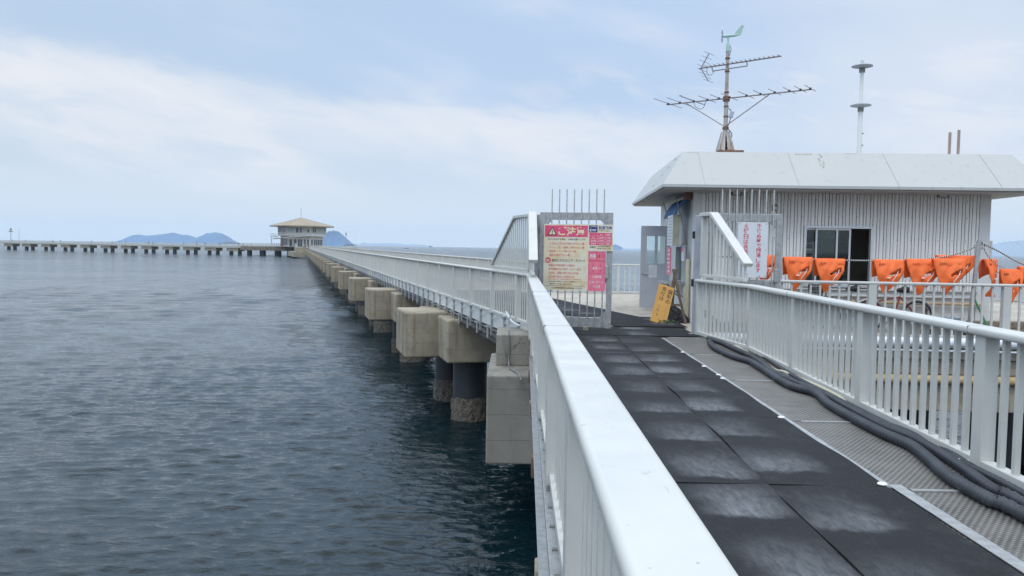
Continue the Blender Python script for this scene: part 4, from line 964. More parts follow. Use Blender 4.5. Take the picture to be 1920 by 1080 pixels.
ua = aerial('short_aerial', 'shorter aerial with close set rods and a corner reflector near the mast top', 2.46, uang, 0.85, 1.62,
       [(-0.62 + 0.135 * i, 0.16 - 0.004 * i, 0) for i in range(17)], 0.006)
mb = MB()
for sg in (1, -1):
    mb.bar((-0.80, -0.07, 0.0), (-0.55, -0.07, 0.40 * sg), 0.02, 0.02)
    for k in range(4):
        t = 0.15 + k * 0.28; mb.tube([(-0.80 + 0.25 * t, -0.37, 0.40 * t * sg), (-0.80 + 0.25 * t, 0.23, 0.40 * t * sg)], 0.006, 6)
mb.build('reflector', ANT, ua)
mb = MB(); mb.bar((-0.45, -0.03, -0.12), (0.62, -0.03, -0.12), 0.025, 0.025); mb.bar((-0.45, -0.03, -0.12), (-0.45, -0.07, 0), 0.02, 0.02); mb.bar((0.62, -0.03, -0.12), (0.62, -0.07, 0), 0.02, 0.02); mb.build('support_arm', ANT, ua)
MB().tube(smooth_path([(-0.6, -0.07, 0.0), (-0.60, -0.07, -0.15), (-0.48, -0.07, -0.24), (-0.38, -0.05, -0.13)], 0.03), 0.007, 6).build('feed_cable', BLACKH, ua)
ua.scale = (SA, SA, SA)
wv = thing('wind_vane', 'pale green propeller wind vane on the mast top', 'wind vane', hut_pt(1.08, 2.2, 3.83 + 2.78), HRZ - 0.05); wv.scale = (0.68, 0.68, 0.68)
MB().lathe([(0.085, 0), (0.085, 0.05), (0.07, 0.05), (0.075, 0.20), (0.055, 0.30), (0.032, 0.31), (0.030, 0.55)], (0, 0, 0), 16).build('pedestal', MINT, wv, smooth=True)
MB().tube([(-0.20, 0, 0.56), (-0.17, 0, 0.565), (0, 0, 0.58), (0.25, 0, 0.60), (0.42, 0, 0.625)], [0.02, 0.05, 0.058, 0.048, 0.02], 14).build('fuselage', MINT, wv, smooth=True)
MB().slab([(0.18, 0.62), (0.44, 0.60), (0.56, 0.95), (0.45, 0.96)], -0.012, 0.012).build('tail_fin', MINT, wv, bevel=0.005)
mb = MB(); n = 10
for sg in (1, -1):
    vs = []
    for i in range(7):
        t = i / 6; w = 0.035 * math.sin(math.pi * (0.12 + 0.8 * t)); zz = sg * (0.02 + 0.21 * t)
        vs += [(-0.225 - w * 0.7, -w, 0.56 + zz), (-0.225 + w * 0.7, w, 0.56 + zz)]
    mb.add(vs, [(2 * i, 2 * i + 1, 2 * i + 3, 2 * i + 2) for i in range(6)])
pr = mb.build('propeller', LILAC, wv); sm = pr.modifiers.new('thick', 'SOLIDIFY'); sm.thickness = 0.012
MB().lathe([(0.001, -0.03), (0.03, 0), (0.001, 0.03)], (-0.225, 0, 0.56), 10).build('hub', LILAC, pr)
MB().tube(smooth_path([(0.07, -0.05, 0.22), (0.10, -0.06, 0.12), (0.09, -0.06, -0.02), (0.05, -0.05, -0.15)], 0.03), 0.010, 6).build('cable', BLACKH, wv)
jb = thing('junction_box', 'small grey cable box hanging beside the lower mast', 'cable box', hut_pt(1.20, 2.12, 5.0), HRZ)
MB().box((0, 0, 0.05), (0.10, 0.07, 0.16), Matrix.Rotation(R(15), 3, 'Y')).build('case', BLUEG, jb, bevel=0.01)
MB().tube(smooth_path([(-0.08, 0, 0.2), (0, 0, 0.12), (-0.04, 0, -0.12), (-0.08, 0, -0.28), (0.02, 0, -0.42), (0.0, 0, -0.55), (-0.12, 0, -0.60)], 0.04), 0.011, 6).build('cable', BLACKH, jb)
sp = thing('siren_pole', 'grey pole with two flat dark discs on the hut roof', 'pole', hut_pt(4.66, 3.0, 3.83), HRZ)
MB().lathe([(0.06, 0), (0.06, 1.6), (0.045, 1.62), (0.045, 2.76)], (0, 0, 0), 14).build('shaft', TRIM, sp, smooth=True)
for z in (2.62, 1.62):
    MB().lathe([(0.02, -0.05), (0.12, -0.04), (0.255, -0.012), (0.26, 0.0), (0.24, 0.02), (0.12, 0.045), (0.02, 0.05)], (0, 0, z), 28).build('disc', GREYP, sp, smooth=True)
    MB().lathe([(0.075, -0.16), (0.075, -0.06)], (0, 0, z), 12).build('horn_housing', STEELD, sp, smooth=True)
mb = MB()
for z in (0.35, 0.6, 0.9): mb.box((0.065, -0.04, z), (0.03, 0.03, 0.03))
mb.build('bracket', STEELD, sp)
for u, h, lb in ((6.45, 0.80, 'shorter of the two thin brown vent pipes on the hut roof'), (6.66, 0.86, 'taller of the two thin brown vent pipes on the hut roof')):
    vp = tag(MB().lathe([(0.033, 0), (0.033, h), (0.026, h), (0.026, h - 0.05)], (0, 0, 0), 12).build('vent_pipe', material('brown_vent', (0.36, 0.27, 0.22), 0.6, var=(4, (0.28, 0.2, 0.16), 0.8)) if 'brown_vent' not in MATS else MATS['brown_vent'], None, smooth=True), lb, 'vent pipe'); vp.location = hut_pt(u, 2.0, 3.83)

# ------------------------------------------------------------------ vests on the rope
PRINT = material('faded_print', (0.42, 0.09, 0.03), 0.7)
def vest(label, u, v, z, w, h, skew=0.0, seed=0, turn=0.0, twist=0.0):
    g = random.Random(seed); h *= 0.87; root = thing('life_vest', label, 'life vest', hut_pt(u, v, z), HRZ + turn, 'orange vests hung on the rope')
    N, M_ = 26, 26; ph = [g.uniform(0, 6) for _ in range(4)]
    def edges(t):
        tipx = 0.36 + skew
        L = tipx * t ** 1.6 * 0.95; Rr = 1 - 0.08 * t - (0.93 - tipx) * max(0, t - 0.36) ** 1.15 * 1.55
        return L, max(Rr, L + 0.06)
    def pt(a, b, front):
        # outline: straight top, sides drawing in to a low point left of the middle
        t = b; L, Rr = edges(t)
        x = L + (Rr - L) * a
        sag = 0.02 * math.sin(math.pi * a) * (1 - t)
        fold = 0.020 * math.sin(7 * x + 5 * t + ph[0]) * t + 0.014 * math.sin(13 * (x - t) + ph[1]) * t + 0.008 * math.sin(21 * x + 9 * t + ph[2])
        y = -0.055 - 0.09 * math.sin(math.pi * min(1, t * 1.05)) * math.sin(math.pi * (0.15 + 0.7 * a)) + fold + twist * (a - 0.5) * t
        return Vector((x * w, y, -t * h - sag + 0.012))
    mb = MB(); vs = []; idx = {}
    for i in range(N + 1):
        for j in range(M_ + 1): idx[i, j] = len(vs); vs.append(pt(i / N, j / M_, 1))
    fs = []
    for i in range(N):
        for j in range(M_):
            a, b = (i + .5) / N, (j + .5) / M_
            cx, cy = (a - 0.66) , (b - 0.37 + 0.28 * (a - 0.66))
            if abs(cy) < 0.062 * (0.55 + 1.3 * (a - 0.42)) and 0.46 < a < 0.90: continue
            fs.append((idx[i, j], idx[i + 1, j], idx[i + 1, j + 1], idx[i, j + 1]))
    b_ = mb.add(vs, fs).build('panel', ORANGE, root, smooth=True); s_ = b_.modifiers.new('thick', 'SOLIDIFY'); s_.thickness = 0.02
    # collar folded over the rope
    mb = MB(); vs = []; prof = [(-0.085, -0.22), (-0.095, -0.13), (-0.075, -0.03), (-0.03, 0.028), (0.03, 0.02), (0.07, -0.05), (0.085, -0.18), (0.075, -0.40)]
    n = 16
    for i in range(n + 1):
        a = i / n
        for y, zz in prof:
            zt = zz * (1.25 - 0.35 * a) if zz < -0.05 else zz; Lq, Rq = edges(max(0.0, -zt) * (1.0 if y < 0 else 0.4)); vs.append(((Lq - 0.012 + (Rq - Lq + 0.024) * a) * w, y * (0.85 + 0.15 * math.sin(math.pi * a)) + 0.006 * math.sin(9 * a + ph[3] + zz * 8), zt * h * (1 if zz < 0 else 1.2) + 0.010 * math.sin(5 * a + ph[1]) * (zz < -0.1)))
    k = len(prof)
    c_ = mb.add(vs, [(i * k + j, (i + 1) * k + j, (i + 1) * k + j + 1, i * k + j + 1) for i in range(n) for j in range(k - 1)]).build('collar', ORANGE, root, smooth=True)
    s_ = c_.modifiers.new('thick', 'SOLIDIFY'); s_.thickness = 0.022
    mb = MB()
    for q_ in range(4): mb.box((w * (0.16 + 0.055 * q_), -0.118, -h * 0.11), (0.018, 0.004, 0.045 - 0.012 * (q_ % 2))); mb.box((w * (0.16 + 0.055 * q_) + 0.006, -0.118, -h * 0.11 + 0.012 * (q_ % 3 - 1)), (0.024, 0.0045, 0.008))
    mb.build('lettering', PRINT, root)
    MB().tube(smooth_path([(w * 0.80, -0.10, -h * 0.30), (w * 0.72, -0.15, -h * 0.42), (w * 0.62, -0.17, -h * 0.52), (w * 0.55, -0.165, -h * 0.62)], 0.02), 0.006, 6).build('strap', WHT, root, smooth=True)
    if seed % 3: MB().lathe([(0.028, -0.01), (0.034, 0), (0.028, 0.01)], (w * 0.42, -0.19, -h * 0.50), 12).build('buckle', WHT, root, smooth=True)
    return root
VV = -1.65
vest('orange vest half hidden behind the closing time sign', 0.98, VV, 1.56, 0.40, 0.70, seed=1)
vest('orange vest hanging just left of the window, nearest the sign', 1.55, VV, 1.53, 0.56, 0.80, seed=2)
vest('orange vest hanging in front of the closed window panes above the bicycle basket', 2.17, VV, 1.51, 0.58, 0.78, seed=3)
vest('orange vest hanging alone right of the open window', 3.33, VV, 1.51, 0.58, 0.80, seed=4)
vest('orange vest at the left of the overlapping trio beside the leaning pole', 3.97, VV, 1.53, 0.66, 0.82, seed=5)
vest('orange vest in front in the middle of the overlapping trio', 4.43, VV - 0.16, 1.55, 0.62, 0.84, seed=6)
vest('orange vest highest of the overlapping trio, right by the leaning pole', 4.62, VV + 0.10, 1.62, 0.72, 0.66, skew=0.1, seed=7)
vest('crumpled orange vest hanging right of the leaning pole against the sea', 5.47, VV, 1.55, 0.36, 0.86, skew=0.15, seed=8, turn=0.5, twist=0.2)
vest('crumpled orange vest hanging lowest on the sagging rope near the frame edge', 5.82, VV, 1.36, 0.38, 0.82, skew=0.1, seed=9, turn=-0.3, twist=-0.15)
vest('orange vest cut by the right edge of the photo', 6.12, VV - 0.1, 1.42, 0.62, 0.80, skew=0.05, seed=10)
def rope(label, pts, r=0.014):
    P_ = smooth_path([Vector(p) for p in pts], 0.06)
    o = link('rope', MB().tube(P_, r, 7).mesh('rope', ROPE, True), None, hut_pt(0, 0, 0), HRZ); return tag(o, label, 'rope')
rope('striped black and white rope holding the orange vests', [(0.25, VV, 1.53), (1.5, VV, 1.515), (3.0, VV, 1.50), (4.0, VV, 1.53), (4.8, VV, 1.62), (5.42, VV - 0.05, 1.86)])
rope('upper striped rope sagging from the leaning pole to the right', [(5.40, VV - 0.05, 1.90), (5.8, VV, 1.72), (6.3, VV + 0.02, 1.47), (7.2, VV, 1.2), (9, VV, 1.25)], 0.016)
rope('thin dark rope under the striped one holding the rightmost vests', [(5.43, VV - 0.05, 1.84), (5.62, VV, 1.58), (6.0, VV, 1.36), (6.6, VV, 1.42), (7.6, VV, 1.5)], 0.009)
kn = MB(); g = random.Random(2)
for i in range(5):
    a0 = g.uniform(0, 3); kn.tube([(5.36 + 0.07 * math.cos(a0 + t * .9) + g.uniform(-.01, .01), VV - 0.08 + 0.03 * math.sin(t), 1.84 + 0.07 * math.sin(a0 + t * .9)) for t in range(8)], 0.014, 6)
kn.tube([(5.33, VV - .08, 1.80), (5.30, VV - .08, 1.65), (5.34, VV - .08, 1.55)], 0.010, 6)
tag(link('rope_knot', kn.mesh('rope_knot', ROPE, True), None, HO, HRZ), 'tangled knot of striped rope at the top of the leaning pole', 'knot')
lp = tag(MB().tube([(0, 0, 0), (0.14, 0.02, 1.95)], [0.045, 0.042], 12).build('leaning_pole', GALV, None, smooth=True), 'grey pole leaning slightly right, rope knotted at its top', 'pole')
lp.location = hut_pt(5.16, -1.85, 0.0); lp.rotation_euler = (0, 0, HRZ)

# ------------------------------------------------------------------ bicycles
def bicycle(label, u, v, rz, paint, basket):
    b = thing('bicycle', label, 'bicycle', hut_pt(u, v, 0), HRZ + rz, 'bicycles parked at the hut wall')
    def wheel(x):
        w = MB().tube([(x + 0.31 * math.cos(i * math.pi / 18), 0, 0.33 + 0.31 * math.sin(i * math.pi / 18)) for i in range(36)], 0.018, 8, closed=True).build('wheel', RUBBERB, b, smooth=True)
        MB().tube([(x + 0.285 * math.cos(i * math.pi / 18), 0, 0.33 + 0.285 * math.sin(i * math.pi / 18)) for i in range(36)], 0.011, 6, closed=True).build('rim', GALV, w, smooth=True)
        s_ = MB(); 
        for i in range(18): s_.tube([(x, 0.02 * (-1) ** i, 0.33), (x + 0.28 * math.cos(i * .349), 0, 0.33 + 0.28 * math.sin(i * .349))], 0.002, 4)
        s_.lathe([(0.02, -0.04), (0.02, 0.04)], (x, 0, 0.33), 8); s_.build('spokes', GALV, w)
        MB().tube([(x + 0.35 * math.cos(a), 0, 0.33 + 0.35 * math.sin(a)) for a in [0.3 + i * 0.2 for i in range(13)]], 0.022, 6).build('mudguard', GALV, w, smooth=True)
    wheel(-0.52); wheel(0.52)
    f = MB(); bb = (0, 0, 0.29); st = (-0.14, 0, 0.74); hd = (0.36, 0, 0.78); hb = (0.40, 0, 0.62)
    for a_, b2, r_ in ((bb, st, 0.016), (bb, hb, 0.018), (st, hb, 0.014), (bb, (-0.52, 0.05, 0.33), 0.011), (bb, (-0.52, -0.05, 0.33), 0.011), (st, (-0.52, 0.05, 0.33), 0.009), (st, (-0.52, -0.05, 0.33), 0.009), (hb, hd, 0.02), (hb, (0.52, 0.05, 0.33), 0.012), (hb, (0.52, -0.05, 0.33), 0.012)): f.tube([a_, b2], r_, 8)
    f.build('frame', paint, b, smooth=True)
    MB().tube([st, (-0.165, 0, 0.86)], 0.012, 8).build('seat_post', GALV, b)
    MB().tube([(-0.31, 0, 0.89), (-0.25, 0, 0.895), (-0.14, 0, 0.885), (-0.03, 0, 0.88)], [0.06, 0.085, 0.05, 0.022], 12).build('saddle', RUBBERB, b, smooth=True)
    MB().tube(smooth_path([(0.12, 0.28, 1.00), (0.28, 0.24, 1.0), (0.36, 0.06, 0.97), (0.35, 0, 0.90), (0.36, -0.06, 0.97), (0.28, -0.24, 1.0), (0.12, -0.28, 1.00)], 0.04), 0.012, 8).build('handlebar', GALV, b, smooth=True)
    MB().tube([hd, (0.35, 0, 0.92)], 0.012, 8).build('stem', GALV, b)
    mb = MB(); mb.lathe([(0.09, -0.008), (0.09, 0.008)], (0, 0, 0), 20)
    cr = mb.build('chainring', STEELD, b); cr.rotation_euler = (R(90), 0, 0); cr.location = (0, -0.05, 0.29)
    MB().tube([(0, -0.06, 0.29), (0.10, -0.08, 0.16), (0.10, -0.16, 0.16)], 0.010, 6).build('pedal', STEELD, b)
    if basket:
        k = MB()
        for z, s_ in ((0.70, 0.80), (0.78, 0.86), (0.86, 0.93), (0.95, 1.0)):
            w_, d_ = 0.19 * s_, 0.13 * s_; k.tube([(0.58 - d_, -w_, z), (0.58 + d_, -w_, z), (0.58 + d_, w_, z), (0.58 - d_, w_, z)], 0.010, 5, closed=True)
        for i in range(9):
            t = -1 + 2 * i / 8
            for sg in (-1, 1):
                k.tube([(0.58 + sg * 0.104, t * 0.152, 0.70), (0.58 + sg * 0.13, t * 0.19, 0.95)], 0.007, 4); k.tube([(0.58 + t * 0.104, sg * 0.152, 0.70), (0.58 + t * 0.13, sg * 0.19, 0.95)], 0.007, 4)
        k.box((0.58, 0, 0.70), (0.2, 0.3, 0.008)); k.build('basket', RUBBERB, b)
    st_ = MB().tube([(-0.50, 0.06, 0.33), (-0.46, 0.16, 0.02)], 0.010, 6).build('kickstand', GALV, b)
    return b
bicycle('dark bicycle with a black wire basket standing under the window', 3.1, -0.75, R(172), STEELD, True)
bicycle('red bicycle standing at the hut wall right of the window', 4.05, -0.95, R(185), REDP, False)

# ------------------------------------------------------------------ clutter at the wall
pa = thing('wooden_pallet', 'low weathered wooden pallet on the platform behind the railing', 'pallet', hut_pt(4.85, -1.15, 0), HRZ)
for i in range(6): MB().box((0, -0.45 + i * 0.18, 0.135), (1.2, 0.11, 0.02)).build('deck_board', WOODL, pa, bevel=0.003)
for x in (-0.55, 0, 0.55): MB().box((x, 0, 0.07), (0.09, 1.0, 0.10)).build('bearer', WOODL, pa)
bx = thing('tool_box', 'blue grey plastic box lying on the pallet behind the railing', 'box', hut_pt(5.15, -1.2, 0.145), HRZ + 0.1)
MB().box((0, 0, 0.09), (0.34, 0.26, 0.18)).build('case', BLUEG, bx, bevel=0.025); MB().box((0, 0, 0.195), (0.36, 0.28, 0.03)).build('lid', BLUEG, bx, bevel=0.01); MB().tube([(-0.08, 0, 0.21), (-0.08, 0, 0.25), (0.08, 0, 0.25), (0.08, 0, 0.21)], 0.012, 6).build('handle', WHT, bx)
bx = thing('tool_box', 'pale flat box beside the blue grey box on the pallet', 'box', hut_pt(4.72, -1.25, 0.145), HRZ)
MB().box((0, 0, 0.07), (0.42, 0.3, 0.14)).build('case', BLUEG, bx, bevel=0.03); MB().box((0, -0.155, 0.07), (0.1, 0.01, 0.05)).build('latch', WHT, bx)
gn = tag(MB().tube([(0, 0, 0), (-0.25, 0.3, 0.78)], 0.022, 8).build('green_pole', GRNP, None, smooth=True), 'green plastic pole leaning right of the leaning grey pole', 'pole'); gn.location = hut_pt(5.75, -1.6, 0.02); gn.rotation_euler = (0, 0, HRZ)
for i, (u, v, h, lb) in enumerate(((6.2, -1.2, 0.16, 'brown timber beam lowest in the stack at the right edge'), (6.25, -1.15, 0.30, 'brown timber beam on top of the stack at the right edge'))):
    o = tag(MB().box((0, 0, 0), (1.5, 0.22, 0.13)).build('timber_beam', WOODL, None, bevel=0.01), lb, 'timber beam'); o.location = hut_pt(u, v, h - 0.065 - 0.02 + 0.005 * i); o.rotation_euler = (0, 0, HRZ + 0.03 * i)
hs = MB().tube([(0.22 * math.cos(t * 0.35) * (1 - t * 0.002), 0.10 * math.sin(t * 0.35), 0.03 + 0.02 * (t % 18) / 18 + 0.012 * (t // 18)) for t in range(72)], 0.018, 7).build('coiled_hose', BLACKH, None, smooth=True)
tag(hs, 'coil of black hose on the platform by the leaning pole', 'hose'); hs.location = hut_pt(5.6, -1.35, 0.0)

# A-frame sign, plastic heap and weeds by the hut
ez = thing('easel', 'dark wooden easel propping the orange board beside the hut', 'easel', (3.62, 17.75, 0), 0.0)
mb = MB()
for a_, b_ in (((0.30, -0.05, 0.0), (0.02, 0.12, 1.22)), ((-0.22, -0.05, 0.0), (0.10, 0.12, 1.22)), ((0.10, 0.55, 0.0), (0.06, 0.16, 1.15))): MB().bar(a_, b_, 0.055, 0.045, (0, 1, 0)).build('leg', WOODD, ez, bevel=0.004)
MB().bar((-0.12, -0.03, 0.42), (0.22, -0.03, 0.42), 0.04, 0.045, (0, 1, 0)).build('crossbar', WOODD, ez)
ob = thing('handwritten_board', 'orange plywood board with black handwriting leaning on the easel', 'sign', (3.26, 17.50, 0.02), 0.12)
Mx = Matrix.Rotation(R(-17), 3, 'X') @ Matrix.Rotation(R(17), 3, 'Y')
bo = MB().box((0, 0, 0.45), (0.37, 0.02, 0.90)).build('board', PLY, ob, bevel=0.004)
def hand(text, x, zt, p, s_): return [(ch, x + rng.uniform(-.01, .01), None, zt - p * (i + 1), s_ * rng.uniform(0.9, 1.1), None) for i, ch in enumerate(text)]
wr = lettering('lettering', hand('貸竿の', 0.10, 0.84, 0.115, 0.10) + hand('受付は', -0.05, 0.88, 0.115, 0.10) + hand('こちら', -0.07, 0.48, 0.105, 0.06), BLACKT, bo, -0.013, 0.005)
bo.rotation_euler = Mx.to_euler()
hp = MB(); n, m_ = 22, 10; g = random.Random(9); vs = []
for j in range(m_ + 1):
    for i in range(n):
        a = 6.2832 * i / n; t = j / m_; r_ = (1 - t ** 1.6) * (1 + 0.18 * math.sin(3 * a + 1) + g.uniform(-0.09, 0.09))
        vs.append((0.40 * r_ * math.cos(a), 0.28 * r_ * math.sin(a), 0.40 * t ** 0.8 + g.uniform(-0.02, 0.02) * (j > 0) + 0.05 * math.sin(2 * a) * (0 < j < m_)))
hp.add(vs, [(j * n + i, j * n + (i + 1) % n, (j + 1) * n + (i + 1) % n, (j + 1) * n + i) for j in range(m_) for i in range(n)])
o = tag(hp.build('plastic_sheet_heap', BAG, None), 'crumpled heap of black plastic sheet under the easel', 'plastic sheet'); o.location = (3.60, 17.95, 0.01)
wb = MB()
for i in range(90):
    a = g.uniform(0, 6.28); r_ = g.uniform(0, 0.16); z = g.uniform(0.01, 0.11); p = Vector((r_ * math.cos(a) * 1.4, r_ * math.sin(a), z)); d1 = Vector((g.uniform(-1, 1), g.uniform(-1, 1), g.uniform(0, 1))).normalized() * 0.035; d2 = d1.cross(Vector((g.uniform(-1, 1), g.uniform(-1, 1), g.uniform(-1, 1)))).normalized() * 0.014
    wb.add([p - d1, p + d2, p + d1, p - d2], [(0, 1, 2, 3)])
o = tag(wb.build('weed', LEAF, None), 'small green weed at the foot of the orange board', 'plant'); o.location = (3.42, 17.25, 0.0)

# ------------------------------------------------------------------ far pavilion and its platform
pv_plat = thing('pavilion_platform', 'concrete platform on dark piles under the far pavilion', 'platform')
pp = [(-83, 303), (-75.5, 305), (-70.5, 348), (-76, 388), (-124, 385), (-121, 352), (-95.5, 345)]
MB().prism(pp, -1.5, 0.35).build('deck', CONC, pv_plat)
MB().prism([(-83.6, 301.5), (-76.5, 303), (-78.5, 311), (-92, 340), (-96.5, 339)], -3.3, -1.4).build('corner_block', CONC, pv_plat)
for x, y in ((-98, 347), (-104.5, 350.5), (-111, 352), (-117.5, 353), (-101, 366), (-109, 369), (-117, 369), (-80, 345), (-80, 365)):
    MB().lathe([(1.1, SEA - 0.5), (1.1, -1.4)], (x, y, 0), 12).build('pile', PILE, pv_plat)
for i in range(34):
    x = -121 + i * 0.77; y = 352 - (x + 121) * 7 / 25.5 - 0.2
    MB().box((x, y, -0.55), (0.28, 0.5, 1.85)).build('edge_rib', CONCG if i % 2 else CONC, pv_plat)
railing('platform_railing', 'white railing around the far pavilion platform', [(-120.5, 352.5), (-95.5, 345.5), (-83, 304)], spacing=3.0, h=1.45, rail_w=0.25, rail_t=0.12, post=(0.2, 0.2), pitch=0.9, bal=(0.35, 0.06)).location.z = 0.35
pav = thing('pavilion', 'two storey pavilion with a beige hipped roof at the end of the pier', 'pavilion', (-92.5, 347, 0.35), R(6))
def hexa(r, off=0): return [(r * math.cos(R(60 * i + off)), r * math.sin(R(60 * i + off))) for i in range(6)]
mb = MB(); H6 = hexa(13.9); mb.add([(x, y, 8.7) for x, y in H6] + [(x, y, 9.15) for x, y in H6] + [(-0.4, 0, 12.8)], [(5, 4, 3, 2, 1, 0)] + [(i, (i + 1) % 6, 6 + (i + 1) % 6, 6 + i) for i in range(6)] + [(6 + i, 6 + (i + 1) % 6, 12) for i in range(6)])
rf = mb.build('roof', ROOFB, pav)
mb = MB()
for x, y in H6: mb.bar((x, y, 9.17), (-0.4, 0, 12.84), 0.30, 0.10)
mb.build('ridge_cap', material('ridge_cap', (0.42, 0.37, 0.28), 0.8), rf)
MB().tube([(-0.4, 0, 12.7), (-0.4, 0, 17)], 0.09, 6).build('lightning_rod', GREYP, rf)
B6 = hexa(10.4)
MB().prism(B6, 4.7, 8.7).build('upper_wall', PAVW, pav)
MB().prism(hexa(9.2), 0, 4.7).build('lower_wall', PAVW, pav)
def face_pt(r, i, t, z, out=0.0):
    h6 = hexa(r); a, b = Vector(h6[i] + (0,)), Vector(h6[(i + 1) % 6] + (0,)); p = a + (b - a) * t; nrm = ((a + b) / 2).normalized(); return p + nrm * out + Vector((0, 0, z)), (b - a).normalized(), nrm
def far_window(r, i, t0, t1, z0, z1, mat=None, n=0):
    p, d, nrm = face_pt(r, i, (t0 + t1) / 2, (z0 + z1) / 2, 0.05); L = (t1 - t0) * r
    Mw = Matrix((d, nrm, Vector((0, 0, 1)))).transposed()
    w = MB().box(p, (L, 0.16, z1 - z0), Mw).build('window', PAVL, pav)
    MB().box(p + nrm * 0.09, (L - 0.3, 0.06, z1 - z0 - 0.3), Mw).build('pane', mat or DARKGL, w)
    mm = MB()
    for q_ in range(1, n): mm.box(p + nrm * 0.14 + d * (L * (q_ / n - 0.5)), (0.16, 0.06, z1 - z0 - 0.1), Mw)
    if n: mm.build('mullion', PAVL, w)
DARKGL = material('far_window_glass', (0.06, 0.075, 0.09), 0.15); PALEGL = material('pale_far_glass', (0.35, 0.43, 0.40), 0.2)
for i in (3, 4, 5):
    pass
far_window(10.4, 3, 0.08, 0.50, 6.2, 8.4, DARKGL, 3); far_window(10.4, 3, 0.55, 0.96, 6.2, 8.4, DARKGL, 3)
far_window(10.4, 4, 0.04, 0.34, 6.0, 8.4, PALEGL, 2); far_window(10.4, 4, 0.38, 0.50, 6.0, 8.2, DARKGL); far_window(10.4, 4, 0.54, 0.64, 6.0, 8.2, DARKGL); far_window(10.4, 4, 0.84, 0.95, 6.0, 7.6, DARKGL)
far_window(10.4, 5, 0.08, 0.32, 6.2, 8.3, DARKGL, 2); far_window(10.4, 5, 0.52, 0.92, 6.0, 8.4, PALEGL, 3)
p, d, nrm = face_pt(10.4, 5, 0.5, 5.25, 0.02); MB().box(p, (10.3, 0.10, 1.2), Matrix((d, nrm, Vector((0, 0, 1)))).transposed()).build('wall_panel', PAVL, pav)
for i, spans in ((3, ((0.35, 0.6, 1), (0.64, 0.95, 2))), (4, ((0.05, 0.2, 1), (0.26, 0.4, 1), (0.44, 0.66, 2), (0.72, 0.82, 1), (0.86, 0.97, 1))), (5, ((0.05, 0.2, 1), (0.26, 0.92, 5)))):
    for t0, t1, n in spans: far_window(9.2, i, t0, t1, 0.8 if i != 4 else 0.1, 3.5, DARKGL, n)
p, d, nrm = face_pt(9.2, 3, 0.17, 2.0, 0.03); MB().box(p, (2.9, 0.1, 3.6), Matrix((d, nrm, Vector((0, 0, 1)))).transposed()).build('wall_panel', BRICKT, pav)
a, b = face_pt(10.9, 3, -0.05, 3.4, 0.8)[0], face_pt(10.9, 4, 0.0, 4.0, 0.8)[0]; c_ = face_pt(10.9, 4, 0.95, 5.0, 0.8)[0]
mb = MB(); mb.bar(a, b, 1.6, 0.25); mb.bar(b, c_, 1.6, 0.25); st = mb.build('outer_stair', PAVL, pav)
mb = MB(); mb.bar(a + Vector((0, -0.9, 1.0)), b + Vector((0, -0.9, 1.0)), 0.15, 0.12); mb.bar(b + Vector((0, -0.9, 1.0)), c_ + Vector((0, -0.9, 1.0)), 0.15, 0.12); mb.build('stair_rail', WHITE, st)
bal_ = MB().box((-11.6, -1.5, 4.3), (2.2, 4.5, 0.25)).build('balcony', PAVW, pav)
mb = MB(); mb.box((-12.6, -1.5, 5.5), (0.12, 4.5, 0.12)); mb.box((-11.6, -3.7, 5.5), (2.2, 0.12, 0.12)); mb.box((-11.6, -3.7, 5.0), (2.2, 0.08, 0.08))
for x in (-12.6, -11.6, -10.6): mb.box((x, -3.7, 4.95), (0.12, 0.12, 1.1))
mb.build('balcony_rail', STEELD, bal_)
MB().tube([(-12.4, -3.4, 0), (-12.4, -3.4, 4.2)], 0.2, 8).build('balcony_post', PAVL, pav)
lm = thing('lamp_post', 'thin lamp post right of the far pavilion', 'lamp post', (-74.2, 352, 0.35))
MB().lathe([(0.12, 0), (0.08, 7.5)], (0, 0, 0), 8).build('shaft', GREYP, lm); MB().box((0, 0, 6.0), (0.5, 0.3, 0.9)).build('lamp_head', STEELD, lm)
for i in range(9):
    x, y = -75.6 + 0.32 * i * 0.95, 322 + i * 3.0
cx0 = []
# cross pier
A2, B2 = Vector((at_depth(474, 354), 354, 0)), Vector((at_depth(-6, 428), 428, 0)); D2 = (B2 - A2).normalized(); X2 = thing('cross_pier', 'long low pier on concrete bents running left from the pavilion across the water', 'pier', A2, math.atan2(-D2.x, D2.y))
L2 = (B2 - A2).length
MB().box((0, L2 / 2, -0.22), (5.0, L2, 0.5)).build('deck', CONCD, X2)
Dn = Vector((-D2.y, D2.x, 0))
for cx_ in (22, 55.5, 92, 128.6, 166, 204, 242, 280.5, 320, 359, 400, 441):
    # distance along the pier where the bent is seen
    k_ = (cx_ - 960) / FPX; s_ = (k_ * A2.y - A2.x) / (D2.x - k_ * D2.y)
    cp = MB().box((0, 0, -1.35), (4.0, 7.0, 1.45)).build('bent_cap', CONC, X2, bevel=0.08); cp.location = (0, s_, 0)
    for y in (-2.5, 2.5):
        for x in (0.0,): MB().lathe([(0.95, SEA - 0.4), (0.85, -2.0)], (x, y, 0), 12).build('pile', PILE, cp, smooth=True)
e1_, e2_ = A2 + Dn * 2.4, B2 + Dn * 2.4; f1_, f2_ = A2 - Dn * 2.4, B2 - Dn * 2.4
railing('pier_railing', 'white railing on the near side of the cross pier', [xy(e1_), xy(e2_)], spacing=3.0, h=1.05, rail_w=0.14, rail_t=0.09, post=(0.12, 0.12), pitch=0.75, bal=(0.06, 0.05), low_t=0.1, limit=100)
railing('pier_railing', 'white railing on the seaward side of the cross pier', [xy(f1_), xy(f2_)], spacing=3.0, h=1.05, rail_w=0.14, rail_t=0.09, post=(0.12, 0.12), pitch=0.75, bal=(0.06, 0.05), low_t=0.1, limit=100)
